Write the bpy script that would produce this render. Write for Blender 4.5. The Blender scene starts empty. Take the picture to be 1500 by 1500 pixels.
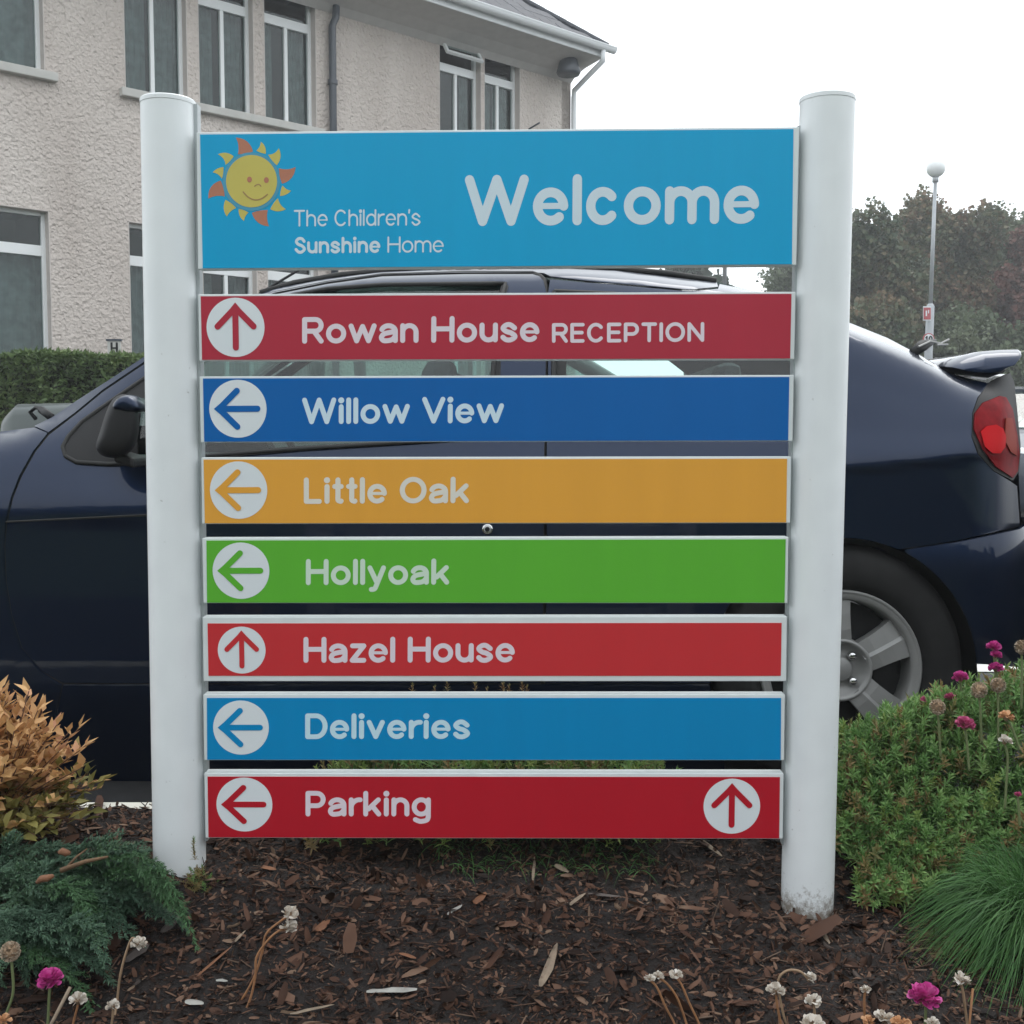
import bpy, math, random
import numpy as np
from mathutils import Vector, Matrix, noise
from mathutils.geometry import delaunay_2d_cdt
random.seed(7); rng = np.random.default_rng(7)
C = bpy.context.scene.collection
SC = bpy.context.scene
R = math.radians
# ------------------------------------------------------------------ camera
F = 1650.0; PIT = R(3.9); H = 0.866
cd = bpy.data.cameras.new("camera"); cam = bpy.data.objects.new("camera", cd); C.objects.link(cam)
cam.location = (0, 0, H); cam.rotation_euler = (R(90) - PIT, 0, 0)
cd.sensor_width = 36; cd.lens = 36 * F / 1500; cd.clip_start = 0.05; cd.clip_end = 2000
SC.camera = cam
# ------------------------------------------------------------------ sky
SUN_EL, SUN_AZ = 58, 35     # behind the sign, to the right
w = bpy.data.worlds.new("World"); SC.world = w; w.use_nodes = True
nt = w.node_tree; nt.nodes.clear()
sky = nt.nodes.new('ShaderNodeTexSky'); sky.sky_type = 'NISHITA'; sky.sun_disc = False
sky.sun_elevation = R(SUN_EL); sky.sun_rotation = R(SUN_AZ); sky.dust_density = 4
mx = nt.nodes.new('ShaderNodeMix'); mx.data_type = 'RGBA'; mx.inputs['Factor'].default_value = 0.93
tc = nt.nodes.new('ShaderNodeTexCoord'); sp = nt.nodes.new('ShaderNodeSeparateXYZ')
rp = nt.nodes.new('ShaderNodeMapRange'); rp.inputs['From Min'].default_value = 0; rp.inputs['From Max'].default_value = 1
rp.inputs['To Min'].default_value = 11.2; rp.inputs['To Max'].default_value = 14.5
cc = nt.nodes.new('ShaderNodeVectorMath'); cc.operation = 'MULTIPLY'; cc.inputs[1].default_value = (0.95, 1.0, 1.035)
bg = nt.nodes.new('ShaderNodeBackground'); bg.inputs['Strength'].default_value = 0.1
wo = nt.nodes.new('ShaderNodeOutputWorld')
L = nt.links.new
L(tc.outputs['Generated'], sp.inputs[0]); L(sp.outputs['Z'], rp.inputs['Value']); L(rp.outputs[0], cc.inputs[0])
L(sky.outputs[0], mx.inputs['A']); L(cc.outputs[0], mx.inputs['B']); L(mx.outputs['Result'], bg.inputs[0]); L(bg.outputs[0], wo.inputs[0])
sl = bpy.data.lights.new("sun", 'SUN'); sl.energy = 0.7; sl.angle = R(30); sl.color = (1, 0.97, 0.92)
so = bpy.data.objects.new("sun", sl); C.objects.link(so)
sd = Vector((math.sin(R(SUN_AZ)) * math.cos(R(SUN_EL)), math.cos(R(SUN_AZ)) * math.cos(R(SUN_EL)), math.sin(R(SUN_EL))))
so.rotation_euler = sd.to_track_quat('Z', 'Y').to_euler()
SC.view_settings.view_transform = 'Standard'; SC.view_settings.look = 'None'
SC.view_settings.exposure = 0.62; SC.view_settings.gamma = 1; SC.view_settings.use_curve_mapping = False

# ------------------------------------------------------------------ measuring
def ray(px, py):
    u = (px - 750) / F; v = (750 - py) / F
    return (u, math.cos(PIT) + v * math.sin(PIT), -math.sin(PIT) + v * math.cos(PIT))
def at(px, py, Y):
    d = ray(px, py); s = Y / d[1]
    return Vector((d[0] * s, Y, H + d[2] * s))

# ------------------------------------------------------------------ helpers
def settag(o, label=None, cat=None, group=None, kind=None):
    if label: o['label'] = label
    if cat: o['category'] = cat
    if group: o['group'] = group
    if kind: o['kind'] = kind
    return o
def empty(name, label, cat, group=None, loc=(0, 0, 0)):
    o = bpy.data.objects.new(name, None); C.objects.link(o); o.location = loc; o.empty_display_size = .1
    return settag(o, label, cat, group)
def settle(root, loc):
    loc = Vector(loc)
    for c in root.children: c.location = Vector(c.location) - loc
    root.location = loc
def mk(name, verts, faces, mat=None, parent=None, smooth=False, mats=None, midx=None, kind=None):
    me = bpy.data.meshes.new(name)
    me.from_pydata([tuple(v) for v in verts], [], [tuple(f) for f in faces])
    if mats:
        for m in mats: me.materials.append(m)
        me.polygons.foreach_set('material_index', midx)
    elif mat: me.materials.append(mat)
    if smooth: me.polygons.foreach_set('use_smooth', [True] * len(me.polygons))
    me.update()
    o = bpy.data.objects.new(name, me); C.objects.link(o)
    if parent: o.parent = parent
    if kind: o['kind'] = kind
    return o
def inst(name, me, parent, M):
    o = bpy.data.objects.new(name, me); C.objects.link(o); o.parent = parent; o.matrix_local = M
    return o
class MB:
    def __init__(s): s.v = []; s.f = []
    def add(s, vs, fs):
        b = len(s.v); s.v += [tuple(v) for v in vs]; s.f += [tuple(i + b for i in f) for f in fs]; return s
    def box(s, lo, hi):
        (a, b, c), (d, e, f) = lo, hi
        return s.add([(a,b,c),(d,b,c),(d,e,c),(a,e,c),(a,b,f),(d,b,f),(d,e,f),(a,e,f)],
                     [(3,2,1,0),(4,5,6,7),(0,1,5,4),(1,2,6,5),(2,3,7,6),(3,0,4,7)])
    def obox(s, o, ax, ay, az):   # origin corner + three edge vectors
        o, ax, ay, az = map(Vector, (o, ax, ay, az))
        vs = [o, o+ax, o+ax+ay, o+ay, o+az, o+ax+az, o+ax+ay+az, o+ay+az]
        fs = [(3,2,1,0),(4,5,6,7),(0,1,5,4),(1,2,6,5),(2,3,7,6),(3,0,4,7)]
        if ax.cross(ay).dot(az) < 0: fs = [f[::-1] for f in fs]
        return s.add(vs, fs)
    def tube(s, pts, r, n=8, cap=True):
        pts = [Vector(p) for p in pts]; rs = r if isinstance(r, (list, tuple)) else [r] * len(pts)
        b = len(s.v); prev = None
        for i, p in enumerate(pts):
            t = (pts[min(i+1, len(pts)-1)] - pts[max(i-1, 0)]).normalized()
            if prev is None: prev = t.orthogonal().normalized()
            a = (prev - t * prev.dot(t)).normalized(); prev = a; c = t.cross(a)
            for k in range(n):
                an = 2 * math.pi * k / n
                s.v.append(tuple(p + (a * math.cos(an) + c * math.sin(an)) * rs[i]))
        for i in range(len(pts) - 1):
            for k in range(n):
                q = b + i * n
                s.f.append((q + k, q + (k+1) % n, q + n + (k+1) % n, q + n + k))
        if cap:
            s.f.append(tuple(b + k for k in reversed(range(n)))); e = b + (len(pts)-1) * n
            s.f.append(tuple(e + k for k in range(n)))
        return s
    def lathe(s, prof, o, ax, n=32):  # prof (radius, height along ax)
        o = Vector(o); ax = Vector(ax).normalized(); a = ax.orthogonal().normalized(); c = ax.cross(a); b = len(s.v)
        for (r, h) in prof:
            for k in range(n):
                an = 2 * math.pi * k / n
                s.v.append(tuple(o + ax * h + (a * math.cos(an) + c * math.sin(an)) * r))
        for i in range(len(prof) - 1):
            for k in range(n):
                q = b + i * n; s.f.append((q + k, q + (k+1) % n, q + n + (k+1) % n, q + n + k))
        return s
    def ball(s, c, r, n=12, m=8, sc=(1,1,1)):
        b = len(s.v)
        for i in range(m + 1):
            th = math.pi * i / m
            for k in range(n):
                ph = 2 * math.pi * k / n
                s.v.append((c[0] + r*sc[0]*math.sin(th)*math.cos(ph), c[1] + r*sc[1]*math.sin(th)*math.sin(ph), c[2] + r*sc[2]*math.cos(th)))
        for i in range(m):
            for k in range(n):
                q = b + i * n; s.f.append((q + k, q + n + k, q + n + (k+1) % n, q + (k+1) % n))
        return s
    def build(s, name, mat, parent=None, smooth=False, bevel=0, kind=None):
        o = mk(name, s.v, s.f, mat, parent, smooth, kind=kind)
        if bevel:
            m = o.modifiers.new('b', 'BEVEL'); m.width = bevel; m.segments = 2; m.limit_method = 'ANGLE'
        return o

# ------------------------------------------------------------------ materials
def mat(name, col, rough=.6, metal=0, coat=0, var=0, vscale=8, col2=None, bump=0, bscale=60, spec=.5, coatr=.05, bdist=.005, detail=4):
    m = bpy.data.materials.new(name); m.use_nodes = True; t = m.node_tree; b = t.nodes['Principled BSDF']
    b.inputs['Base Color'].default_value = (*col, 1); b.inputs['Roughness'].default_value = rough
    b.inputs['Metallic'].default_value = metal; b.inputs['Coat Weight'].default_value = coat
    b.inputs['Coat Roughness'].default_value = coatr; b.inputs['Specular IOR Level'].default_value = spec
    g = t.nodes.new('ShaderNodeTexCoord')
    if var or col2:
        n = t.nodes.new('ShaderNodeTexNoise'); n.inputs['Scale'].default_value = vscale; n.inputs['Detail'].default_value = detail
        t.links.new(g.outputs['Object'], n.inputs['Vector'])
        r = t.nodes.new('ShaderNodeValToRGB'); r.color_ramp.elements[0].position = .3; r.color_ramp.elements[1].position = .7
        c2 = col2 or tuple(c * (1 - var) for c in col)
        r.color_ramp.elements[0].color = (*c2, 1); r.color_ramp.elements[1].color = (*col, 1)
        t.links.new(n.outputs[0], r.inputs[0]); t.links.new(r.outputs[0], b.inputs['Base Color'])
    if bump:
        n = t.nodes.new('ShaderNodeTexNoise'); n.inputs['Scale'].default_value = bscale; n.inputs['Detail'].default_value = 5
        t.links.new(g.outputs['Object'], n.inputs['Vector'])
        q = t.nodes.new('ShaderNodeBump'); q.inputs['Strength'].default_value = bump; q.inputs['Distance'].default_value = bdist
        t.links.new(n.outputs[0], q.inputs['Height']); t.links.new(q.outputs[0], b.inputs['Normal'])
    return m
def leafmat(name, cols, rough=.55, trans=0.25, clump=None, cscale=3, spec=.3):
    """colours picked per leaf (random per island), plus a clump noise that swaps hue in patches"""
    m = bpy.data.materials.new(name); m.use_nodes = True; t = m.node_tree; b = t.nodes['Principled BSDF']
    g = t.nodes.new('ShaderNodeNewGeometry'); r = t.nodes.new('ShaderNodeValToRGB'); e = r.color_ramp.elements
    r.color_ramp.interpolation = 'LINEAR'
    while len(e) < len(cols): e.new(.5)
    for i, c in enumerate(cols): e[i].position = i / (len(cols) - 1); e[i].color = (*c, 1)
    tcx = t.nodes.new('ShaderNodeTexCoord'); n = t.nodes.new('ShaderNodeTexNoise'); n.inputs['Scale'].default_value = cscale; n.inputs['Detail'].default_value = 3
    t.links.new(g.outputs['Position'], n.inputs['Vector'])
    mp = t.nodes.new('ShaderNodeMapRange'); mp.inputs['From Min'].default_value = .3; mp.inputs['From Max'].default_value = .7
    t.links.new(n.outputs[0], mp.inputs['Value'])
    ad = t.nodes.new('ShaderNodeMix'); ad.data_type = 'FLOAT'; ad.inputs['Factor'].default_value = .5 if clump is None else clump
    t.links.new(g.outputs['Random Per Island'], ad.inputs['A']); t.links.new(mp.outputs[0], ad.inputs['B'])
    t.links.new(ad.outputs['Result'], r.inputs[0]); t.links.new(r.outputs[0], b.inputs['Base Color'])
    b.inputs['Roughness'].default_value = rough; b.inputs['Specular IOR Level'].default_value = spec
    if trans:
        tr = t.nodes.new('ShaderNodeBsdfTranslucent'); t.links.new(r.outputs[0], tr.inputs[0])
        ms = t.nodes.new('ShaderNodeMixShader'); ms.inputs[0].default_value = trans; o = t.nodes['Material Output']
        t.links.new(b.outputs[0], ms.inputs[1]); t.links.new(tr.outputs[0], ms.inputs[2]); t.links.new(ms.outputs[0], o.inputs[0])
    return m
def glassmat(name, tint, gl=1.0, ior=1.5):
    m = bpy.data.materials.new(name); m.use_nodes = True; t = m.node_tree; t.nodes.remove(t.nodes['Principled BSDF'])
    a = t.nodes.new('ShaderNodeBsdfTransparent'); a.inputs[0].default_value = (*tint, 1)
    g = t.nodes.new('ShaderNodeBsdfGlossy'); g.inputs['Roughness'].default_value = .02; g.inputs[0].default_value = (gl, gl, gl, 1)
    f = t.nodes.new('ShaderNodeFresnel'); ge = t.nodes.new('ShaderNodeNewGeometry'); mi = t.nodes.new('ShaderNodeMapRange')
    mi.inputs['To Min'].default_value = ior; mi.inputs['To Max'].default_value = 1 / ior
    t.links.new(ge.outputs['Backfacing'], mi.inputs['Value']); t.links.new(mi.outputs[0], f.inputs[0])
    s = t.nodes.new('ShaderNodeMixShader'); o = t.nodes['Material Output']
    t.links.new(f.outputs[0], s.inputs[0]); t.links.new(a.outputs[0], s.inputs[1]); t.links.new(g.outputs[0], s.inputs[2]); t.links.new(s.outputs[0], o.inputs[0])
    return m

M_asphalt = mat('asphalt', (.075, .076, .078), .9, var=.35, vscale=40, bump=.5, bscale=250)
M_soil = mat('mulch_soil', (.018, .012, .010), .95, col2=(.006, .0045, .004), vscale=30, bump=1, bscale=120, bdist=.01, detail=8)
M_lawn = mat('lawn', (.05, .09, .03), .9, var=.4, vscale=3)
M_kerb = mat('kerb_concrete', (.62, .60, .53), .9, var=.2, vscale=25, bump=.3, bscale=150)
M_whiteline = mat('road_paint', (.8, .8, .77), .8, var=.1)
# ------------------------------------------------------------------ ground
def bedz(x, y):
    l = max(0, min(1, (x + .6) / 1.16)); a = .078 * (1 - l)
    n = noise.noise(Vector((x * 5, y * 5, .3))) * .008 + noise.noise(Vector((x * 2, y * 2, 4))) * .01
    if y > 2.0: k = min(1, (y - 2.0) / .19); b = a * (1 - k) + .106 * k
    else:
        k = min(1, (2.0 - y) / .45); k = k * k * (3 - 2 * k); b = a * (1 - k) - .03 * k
    if y > 2.2: n *= max(.25, (2.27 - y) / .07)
    return b + n
def sheet(name, x0, x1, y0, y1, z, m):
    return settag(mk(name, [(x0, y0, z), (x1, y0, z), (x1, y1, z), (x0, y1, z)], [(0, 1, 2, 3)], m), kind='structure')
sheet('ground', -90, 90, -90, 90, -.30, M_lawn)
ROAD = -.045
sheet('road', -40, 60, 2.30, 26, ROAD, M_asphalt)
sheet('car_shade_strip', -12, 1.3, 2.31, 3.6, ROAD + .004, mat('asphalt_car_shade', (.016, .016, .017), .8, var=.4, vscale=20, bump=.4, bscale=250))  # shade under and beside the car, put into the road as near-black colour
sheet('verge', -40, 60, 26, 80, ROAD + .03, M_lawn)
sheet('lawn', -40, 60, -60, .2, -.06, M_lawn)
for (x0, x1, y0, y1) in ((1.2, 14, 4.28, 4.42), (5.2, 5.3, 4.42, 9), (7.7, 7.8, 4.42, 9), (2.7, 2.8, 4.42, 9)):
    sheet('parking_bay_line', x0, x1, y0, y1, ROAD + .004, M_whiteline)
def gridmesh(x0, x1, nx, y0, y1, ny, fz):
    v = []; f = []
    for j in range(ny + 1):
        for i in range(nx + 1):
            x = x0 + (x1 - x0) * i / nx; y = y0 + (y1 - y0) * j / ny; v.append((x, y, fz(x, y)))
    for j in range(ny):
        for i in range(nx):
            q = j * (nx + 1) + i; f.append((q, q + 1, q + nx + 2, q + nx + 1))
    return v, f
def bedfine(x, y):
    return bedz(x, y) + noise.noise(Vector((x * 28, y * 28, 2))) * .007 + noise.noise(Vector((x * 70, y * 70, 7))) * .004
v, f = gridmesh(-1.7, 1.7, 380, 1.3, 2.256, 130, bedfine)
bed = settag(mk('mulch_bed', v, f, M_soil, smooth=True), kind='structure')
v, f = gridmesh(-8, 8, 60, .15, 1.3, 12, lambda x, y: bedz(x, y) - .004)
settag(mk('bed_soil', v, f, M_soil, smooth=True), kind='structure')
for (a, b) in ((-8, -1.7), (1.7, 8)):
    v, f = gridmesh(a, b, 60, 1.3, 2.272, 14, lambda x, y: bedz(x, y)); settag(mk('bed_soil', v, f, M_soil, smooth=True), kind='structure')
kerb = settag(MB().box((-8, 2.198, -.28), (9, 2.318, -.02)).build('kerb', M_kerb), kind='structure')
x = -7.9
kz = .100
while x < 8.8:
    MB().box((x + .004, 2.195 + random.uniform(-.003, .003), -.02), (x + .91, 2.322, kz + random.uniform(-.003, .003))).build('kerbstone', M_kerb, kerb, bevel=.008)
    x += .915

# ------------------------------------------------------------------ building
K = 1.4; TH = R(48.2); D_ = Vector((math.sin(TH), math.cos(TH), 0)); N_ = Vector((math.cos(TH), -math.sin(TH), 0))
P0 = at(0, 637, 8.9 * K); P0.z = 0
def W(t, z, off=0): return P0 + D_ * (t * K) + N_ * off + Vector((0, 0, H + K * (z - H)))  # t, z in unscaled survey units
def roughcast():
    m = bpy.data.materials.new('roughcast'); m.use_nodes = True; t = m.node_tree; b = t.nodes['Principled BSDF']
    b.inputs['Roughness'].default_value = .95; b.inputs['Specular IOR Level'].default_value = .1
    g = t.nodes.new('ShaderNodeTexCoord')
    n = t.nodes.new('ShaderNodeTexNoise'); n.inputs['Scale'].default_value = 19; n.inputs['Detail'].default_value = 5; n.inputs['Distortion'].default_value = .5
    v = t.nodes.new('ShaderNodeTexVoronoi'); v.inputs['Scale'].default_value = 26
    n3 = t.nodes.new('ShaderNodeTexNoise'); n3.inputs['Scale'].default_value = .7; n3.inputs['Detail'].default_value = 4
    r = t.nodes.new('ShaderNodeValToRGB'); r.color_ramp.elements[0].color = (.50, .44, .40, 1); r.color_ramp.elements[1].color = (.62, .56, .515, 1)
    r.color_ramp.elements[0].position = .35; r.color_ramp.elements[1].position = .65
    for q in (n, v): t.links.new(g.outputs['Object'], q.inputs['Vector'])
    mq = t.nodes.new('ShaderNodeMapping'); mq.inputs['Scale'].default_value = (1.6, 1.6, .35); t.links.new(g.outputs['Object'], mq.inputs[0]); t.links.new(mq.outputs[0], n3.inputs['Vector']); n3.inputs['Detail'].default_value = 7
    t.links.new(n3.outputs[0], r.inputs[0]); t.links.new(r.outputs[0], b.inputs['Base Color'])
    b1 = t.nodes.new('ShaderNodeBump'); b1.inputs['Strength'].default_value = 1; b1.inputs['Distance'].default_value = .038
    b2 = t.nodes.new('ShaderNodeBump'); b2.inputs['Strength'].default_value = .6; b2.inputs['Distance'].default_value = .02
    t.links.new(n.outputs[0], b1.inputs['Height']); t.links.new(v.outputs[0], b2.inputs['Height'])
    t.links.new(b1.outputs[0], b2.inputs['Normal'])
    n4 = t.nodes.new('ShaderNodeTexNoise'); n4.inputs['Scale'].default_value = 55; n4.inputs['Detail'].default_value = 3; t.links.new(g.outputs['Object'], n4.inputs['Vector'])
    b3 = t.nodes.new('ShaderNodeBump'); b3.inputs['Strength'].default_value = .7; b3.inputs['Distance'].default_value = .02; t.links.new(n4.outputs[0], b3.inputs['Height']); t.links.new(b2.outputs[0], b3.inputs['Normal']); t.links.new(b3.outputs[0], b.inputs['Normal']); t.links.new(b2.outputs[0], b.inputs['Normal'])
    return m
M_rough = roughcast()
M_plaster = mat('smooth_plaster', (.57, .52, .485), .9, var=.12, vscale=4, bump=.2, bscale=60)
M_pvc = mat('white_window_frame', (.74, .76, .76), .4)
M_sill = mat('painted_sill', (.52, .51, .48), .8, var=.15, vscale=6)
M_dark = mat('dark_room', (.06, .065, .065), .9)
M_curtain = mat('grey_curtain', (.24, .26, .25), .9, var=.5, vscale=10)
M_wglass = glassmat('window_glass', (.75, .82, .82), .8, 1.45)
M_slate = mat('roof_slate', (.045, .05, .065), .7, var=.35, vscale=5, bump=.3)
M_pipe = mat('dark_pipe', (.045, .055, .07), .45, coat=.3)
M_gutter = mat('white_gutter', (.72, .74, .75), .45)
M_soffit = mat('painted_soffit', (.50, .48, .46), .9, var=.1)
house = empty('house', 'two-storey pinkish grey roughcast house with white framed windows and slate roof', 'house')
SZ, TZ, HZ = 3.75, 4.68, 5.02        # upper sill, transom, head
GS, GT, GH = 1.35, 2.35, 2.665
ups = [(-.72, .43), (1.08, 1.646), (1.746, 2.29), (2.39, 2.944), (4.41, 4.977), (5.015, 5.534)]
WT0, WT1 = -3.0, 6.31
holes = [(a, b, SZ, HZ) for a, b in ups] + [(a, b, GS, GH) for a, b in ups]
# wall with openings as a grid of cells
def walls():
    ts = sorted({WT0, WT1, *[h[0] for h in holes], *[h[1] for h in holes]}); zs = sorted({0.1, 5.42, SZ, HZ, GS, GH})
    mb = MB()
    for i in range(len(ts) - 1):
        for j in range(len(zs) - 1):
            tm = (ts[i] + ts[i+1]) / 2; zm = (zs[j] + zs[j+1]) / 2
            if any(h[0] < tm < h[1] and h[2] < zm < h[3] for h in holes): continue
            mb.add([W(ts[i], zs[j]), W(ts[i+1], zs[j]), W(ts[i+1], zs[j+1]), W(ts[i], zs[j+1])], [(0, 1, 2, 3)])
    mb.build('wall', M_rough, house)
    for a, b in ((WT1, -.2), (WT0, .2)): MB().obox(W(a, .1) , N_ * -6, D_ * b, (0, 0, 5.3 * K)).build('side_wall', M_rough, house)
walls()
RV = .16
def hwindow(a, b, zs, zt, zh, openTop=False, two=True):
    dz = Vector((0, 0, 1)); A = W(a, zs); wd = (b - a) * K; hh = (zh - zs) * K; tt = (zt - zs) * K
    mb = MB()  # reveals: smooth plaster lining
    for (o, ax, az) in ((A, D_ * .012, dz * hh), (A + D_ * (wd - .012), D_ * .012, dz * hh), (A + dz * (hh - .012), D_ * wd, dz * .012), (A, D_ * wd, dz * .012)):
        mb.obox(o + N_ * .003, ax, N_ * -RV, az)
    mb.build('reveal', M_plaster, house)
    B = A + N_ * (-RV + .05)
    fr = MB(); fw = .055; fd = N_ * -.06
    fr.obox(B, D_ * fw, fd, dz * hh); fr.obox(B + D_ * (wd - fw), D_ * fw, fd, dz * hh)
    fr.obox(B + D_ * fw, D_ * (wd - 2*fw), fd, dz * fw); fr.obox(B + D_ * fw + dz * (hh - fw), D_ * (wd - 2*fw), fd, dz * fw)
    fr.obox(B + D_ * fw + dz * (tt - .06), D_ * (wd - 2*fw), fd, dz * .12)
    n = 1 if two else 0
    mw = .05
    mid = wd * (.5 if wd < 1.2 else .62)
    fr.obox(B + D_ * (mid - mw/2) + dz * fw, D_ * mw, fd, dz * (tt - .06 - fw))
    win = fr.build('window', M_pvc, house, bevel=.006)
    gl = MB()
    def pane(x0, x1, z0, z1, nm='pane'):
        g = MB().obox(B + N_ * -.035 + D_ * x0 + dz * z0, D_ * (x1 - x0), N_ * -.006, dz * (z1 - z0)).build(nm, M_wglass, win)
    pane(fw, mid - mw/2, fw, tt - .06); pane(mid + mw/2, wd - fw, fw, tt - .06)
    if not openTop: pane(fw, wd - fw, tt + .06, hh - fw)
    else:  # top-hung light pushed outwards
        ang = R(33); up = (dz * math.cos(ang) - N_ * math.sin(ang)); ht = hh - tt - .06 - fw
        o = B + N_ * .01 + dz * (hh - fw) + D_ * fw - up * ht; out = N_ * math.cos(ang) + dz * math.sin(ang)
        s = MB(); ww = wd - 2*fw; e = .045
        s.obox(o, D_ * e, out * .04, up * ht); s.obox(o + D_ * (ww - e), D_ * e, out * .04, up * ht)
        s.obox(o + D_ * e, D_ * (ww - 2*e), out * .04, up * e); s.obox(o + D_ * e + up * (ht - e), D_ * (ww - 2*e), out * .04, up * e)
        s.build('open_sash', M_pvc, win)
        MB().obox(o + D_ * e + up * e + out * .015, D_ * (ww - 2*e), out * .006, up * (ht - 2*e)).build('pane', M_wglass, win)
    # curtain and room behind
    c = MB(); cw = wd * random.choice([.26, .34, .42, .47]); k = 10
    for side in (0, 1):
        vs = []
        for i in range(k + 1):
            q = B + N_ * (-.16 - .02 * (i % 2)) + D_ * ((cw * i / k) if side == 0 else (wd - cw * i / k)); vs += [q, q + dz * (tt + .05)]
        c.add(vs, [(2*i, 2*i+2, 2*i+3, 2*i+1) for i in range(k)])
    c.build('curtain', M_curtain, win)
    r = MB().obox(B + N_ * -.10 - D_ * .1 - dz * .1, D_ * (wd + .2), N_ * -1.2, dz * (hh + .2))
    r.f = [f for i, f in enumerate(r.f) if i != 2]; r.build('room', M_dark, win)
for i, (a, b) in enumerate(ups):
    hwindow(a, b, SZ, TZ, HZ, openTop=(i == 4)); hwindow(a, b, GS, GT, GH)
for (a, b, z) in ((-.9, .51, SZ), (1.03, 3.0, SZ), (4.35, 5.60, SZ), (-.9, .51, GS), (1.03, 3.0, GS), (4.35, 5.60, GS)):
    MB().obox(W(a, z) + N_ * .09 + Vector((0, 0, -.1)), D_ * ((b - a) * K), N_ * -.14, (0, 0, .098)).build('sill', M_sill, house, bevel=.01)
# eaves, gutter, roof
EZ = 5.05; OV = .78; EX = .02
ez = H + K * (5.12 - H) - .07
def E_(t, off, z): return P0 + D_ * t + N_ * off + Vector((0, 0, z))
t1 = WT1 * K
sof = MB()
prof = [(0.004, ez - .30), (.10, ez - .22), (.30, ez - .14), (OV - .06, ez - .06)]
for (o0, z0), (o1, z1) in zip(prof, prof[1:]):
    a0, a1 = E_(-5, o0, z0), E_(t1 + (0 if o0 < .05 else EX * o0 / OV), o0, z0); b0, b1 = E_(-5, o1, z1), E_(t1 + EX * o1 / OV, o1, z1)
    sof.add([a0, a1, b1, b0], [(0, 1, 2, 3)])
    # return round the corner
    c0, c1 = E_(t1 + EX * o0 / OV if o0 > .05 else t1, -6, z0), E_(t1 + EX * o1 / OV, -6, z1)
    sof.add([a1, c0, c1, b1], [(0, 1, 2, 3)])
sof.build('soffit', M_soffit, house, smooth=False)
MB().obox(E_(-5, OV - .05, ez - .08), D_ * (t1 + 5 + EX), N_ * -.02, (0, 0, .16)).build('fascia', M_gutter, house)
g = MB(); n = 8
for x0, x1 in ((-5, t1 + EX + .12),):
    vs = []; 
    for X in (x0, x1):
        for k in range(n + 1):
            a = math.pi + math.pi * k / n; vs.append(E_(X, OV + .03 - math.cos(a) * -.065, ez + .06 + math.sin(a) * .075))
    g.add(vs, [(k, k + 1, n + 2 + k, n + 1 + k) for k in range(n)])
    g.add(vs[n+1:], [tuple(range(n + 1))])
g.obox(E_(-5, OV + .09, ez + .055), D_ * (t1 + 5 + EX + .12), N_ * .012, (0, 0, .018))
g.build('gutter', M_gutter, house)
# hip roof, slate courses
pitch = R(38); rows = 16; sw = .34
up = (-N_ * math.cos(pitch) + Vector((0, 0, math.sin(pitch))))
cor = E_(t1 + EX, OV, ez + .07); hipd = (-D_ - N_)
for r_ in range(rows):
    mb = MB(); s0 = r_ * .26; s1 = s0 + .30
    for side in (0, 1):
        xdir, slope = (-D_, up) if side == 0 else (-N_, (-D_ * math.cos(pitch) + Vector((0, 0, math.sin(pitch)))))
        nrm = (N_ if side == 0 else D_) * math.sin(pitch) + Vector((0, 0, math.cos(pitch)))
        base = cor + slope * s0; x0 = s0 * math.cos(pitch); x0b = s1 * math.cos(pitch); k = 0
        X = x0b + (.17 if r_ % 2 else 0) + .02
        lim = 9 if side == 0 else 4
        while X < lim and s0 < 3.5:
            a = base + xdir * X + nrm * (.012 + random.uniform(0, .006)); j = random.uniform(-.012, .012)
            xt = max(X, x0b - .02)
            mb.obox(a + slope * j, xdir * (sw - .012), nrm * .012, slope * .29) if X >= x0b - .3 or True else None
            X += sw
    if mb.v: mb.build('slate_course', M_slate, house, kind='stuff')
rf = MB(); top = rows * .26
q = cor + up * top - D_ * (top * math.cos(pitch))
ridge = cor + (-D_ - N_) * (top * math.cos(pitch)) + Vector((0, 0, top * math.sin(pitch)))
rf.add([cor, cor - D_ * 14, ridge - D_ * 10, ridge, cor - N_ * 9, ridge - N_ * 5], [(0, 3, 2, 1), (0, 4, 5, 3)])
rf.build('roof', M_slate, house)
hp = MB(); hv = (ridge - cor) / 14
for i in range(14): hp.tube([cor + hv * i + Vector((0, 0, .012)), cor + hv * (i + 1.03) + Vector((0, 0, .02))], [.055, .045], 8)
hp.build('hip_tile', M_slate, house)
# pipes
pp = MB(); tp = 3.125 * K
pp.tube([E_(tp - .02, -.02, H + K * (4.93 - H)), E_(tp - .02, .06, H + K * (4.935 - H)), E_(tp + .01, .085, H + K * (4.90 - H)), E_(tp, .085, H + K * (4.80 - H)), E_(tp - .05, .075, H + K * (4.72 - H)), E_(tp - .05, .075, .2)], .05, 10)
pp.build('downpipe', M_pipe, house, smooth=True)
for z in (4.2, 3.0, 1.8): MB().lathe([(.06, -.03), (.066, -.03), (.066, .03), (.06, .03)], E_(tp - .05, .075, H + K * (z - H)), (0, 0, 1), 12).build('pipe_bracket', M_pipe, house)
pd = MB(); te = t1 + .02
pd.tube([E_(t1 + EX - .12, OV + .02, ez + .0), E_(t1 + EX - .12, OV + .02, ez - .16), E_(te, .06, ez - .42), E_(te, .05, ez - .55), E_(te, .05, .2)], .042, 10)
pd.build('downpipe', M_gutter, house, smooth=True)
MB().tube([at(775, 189, 12.2 * K), at(790, 180, 12.0 * K)], .014, 6).build('vent_pipe', M_pipe, house)
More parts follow.
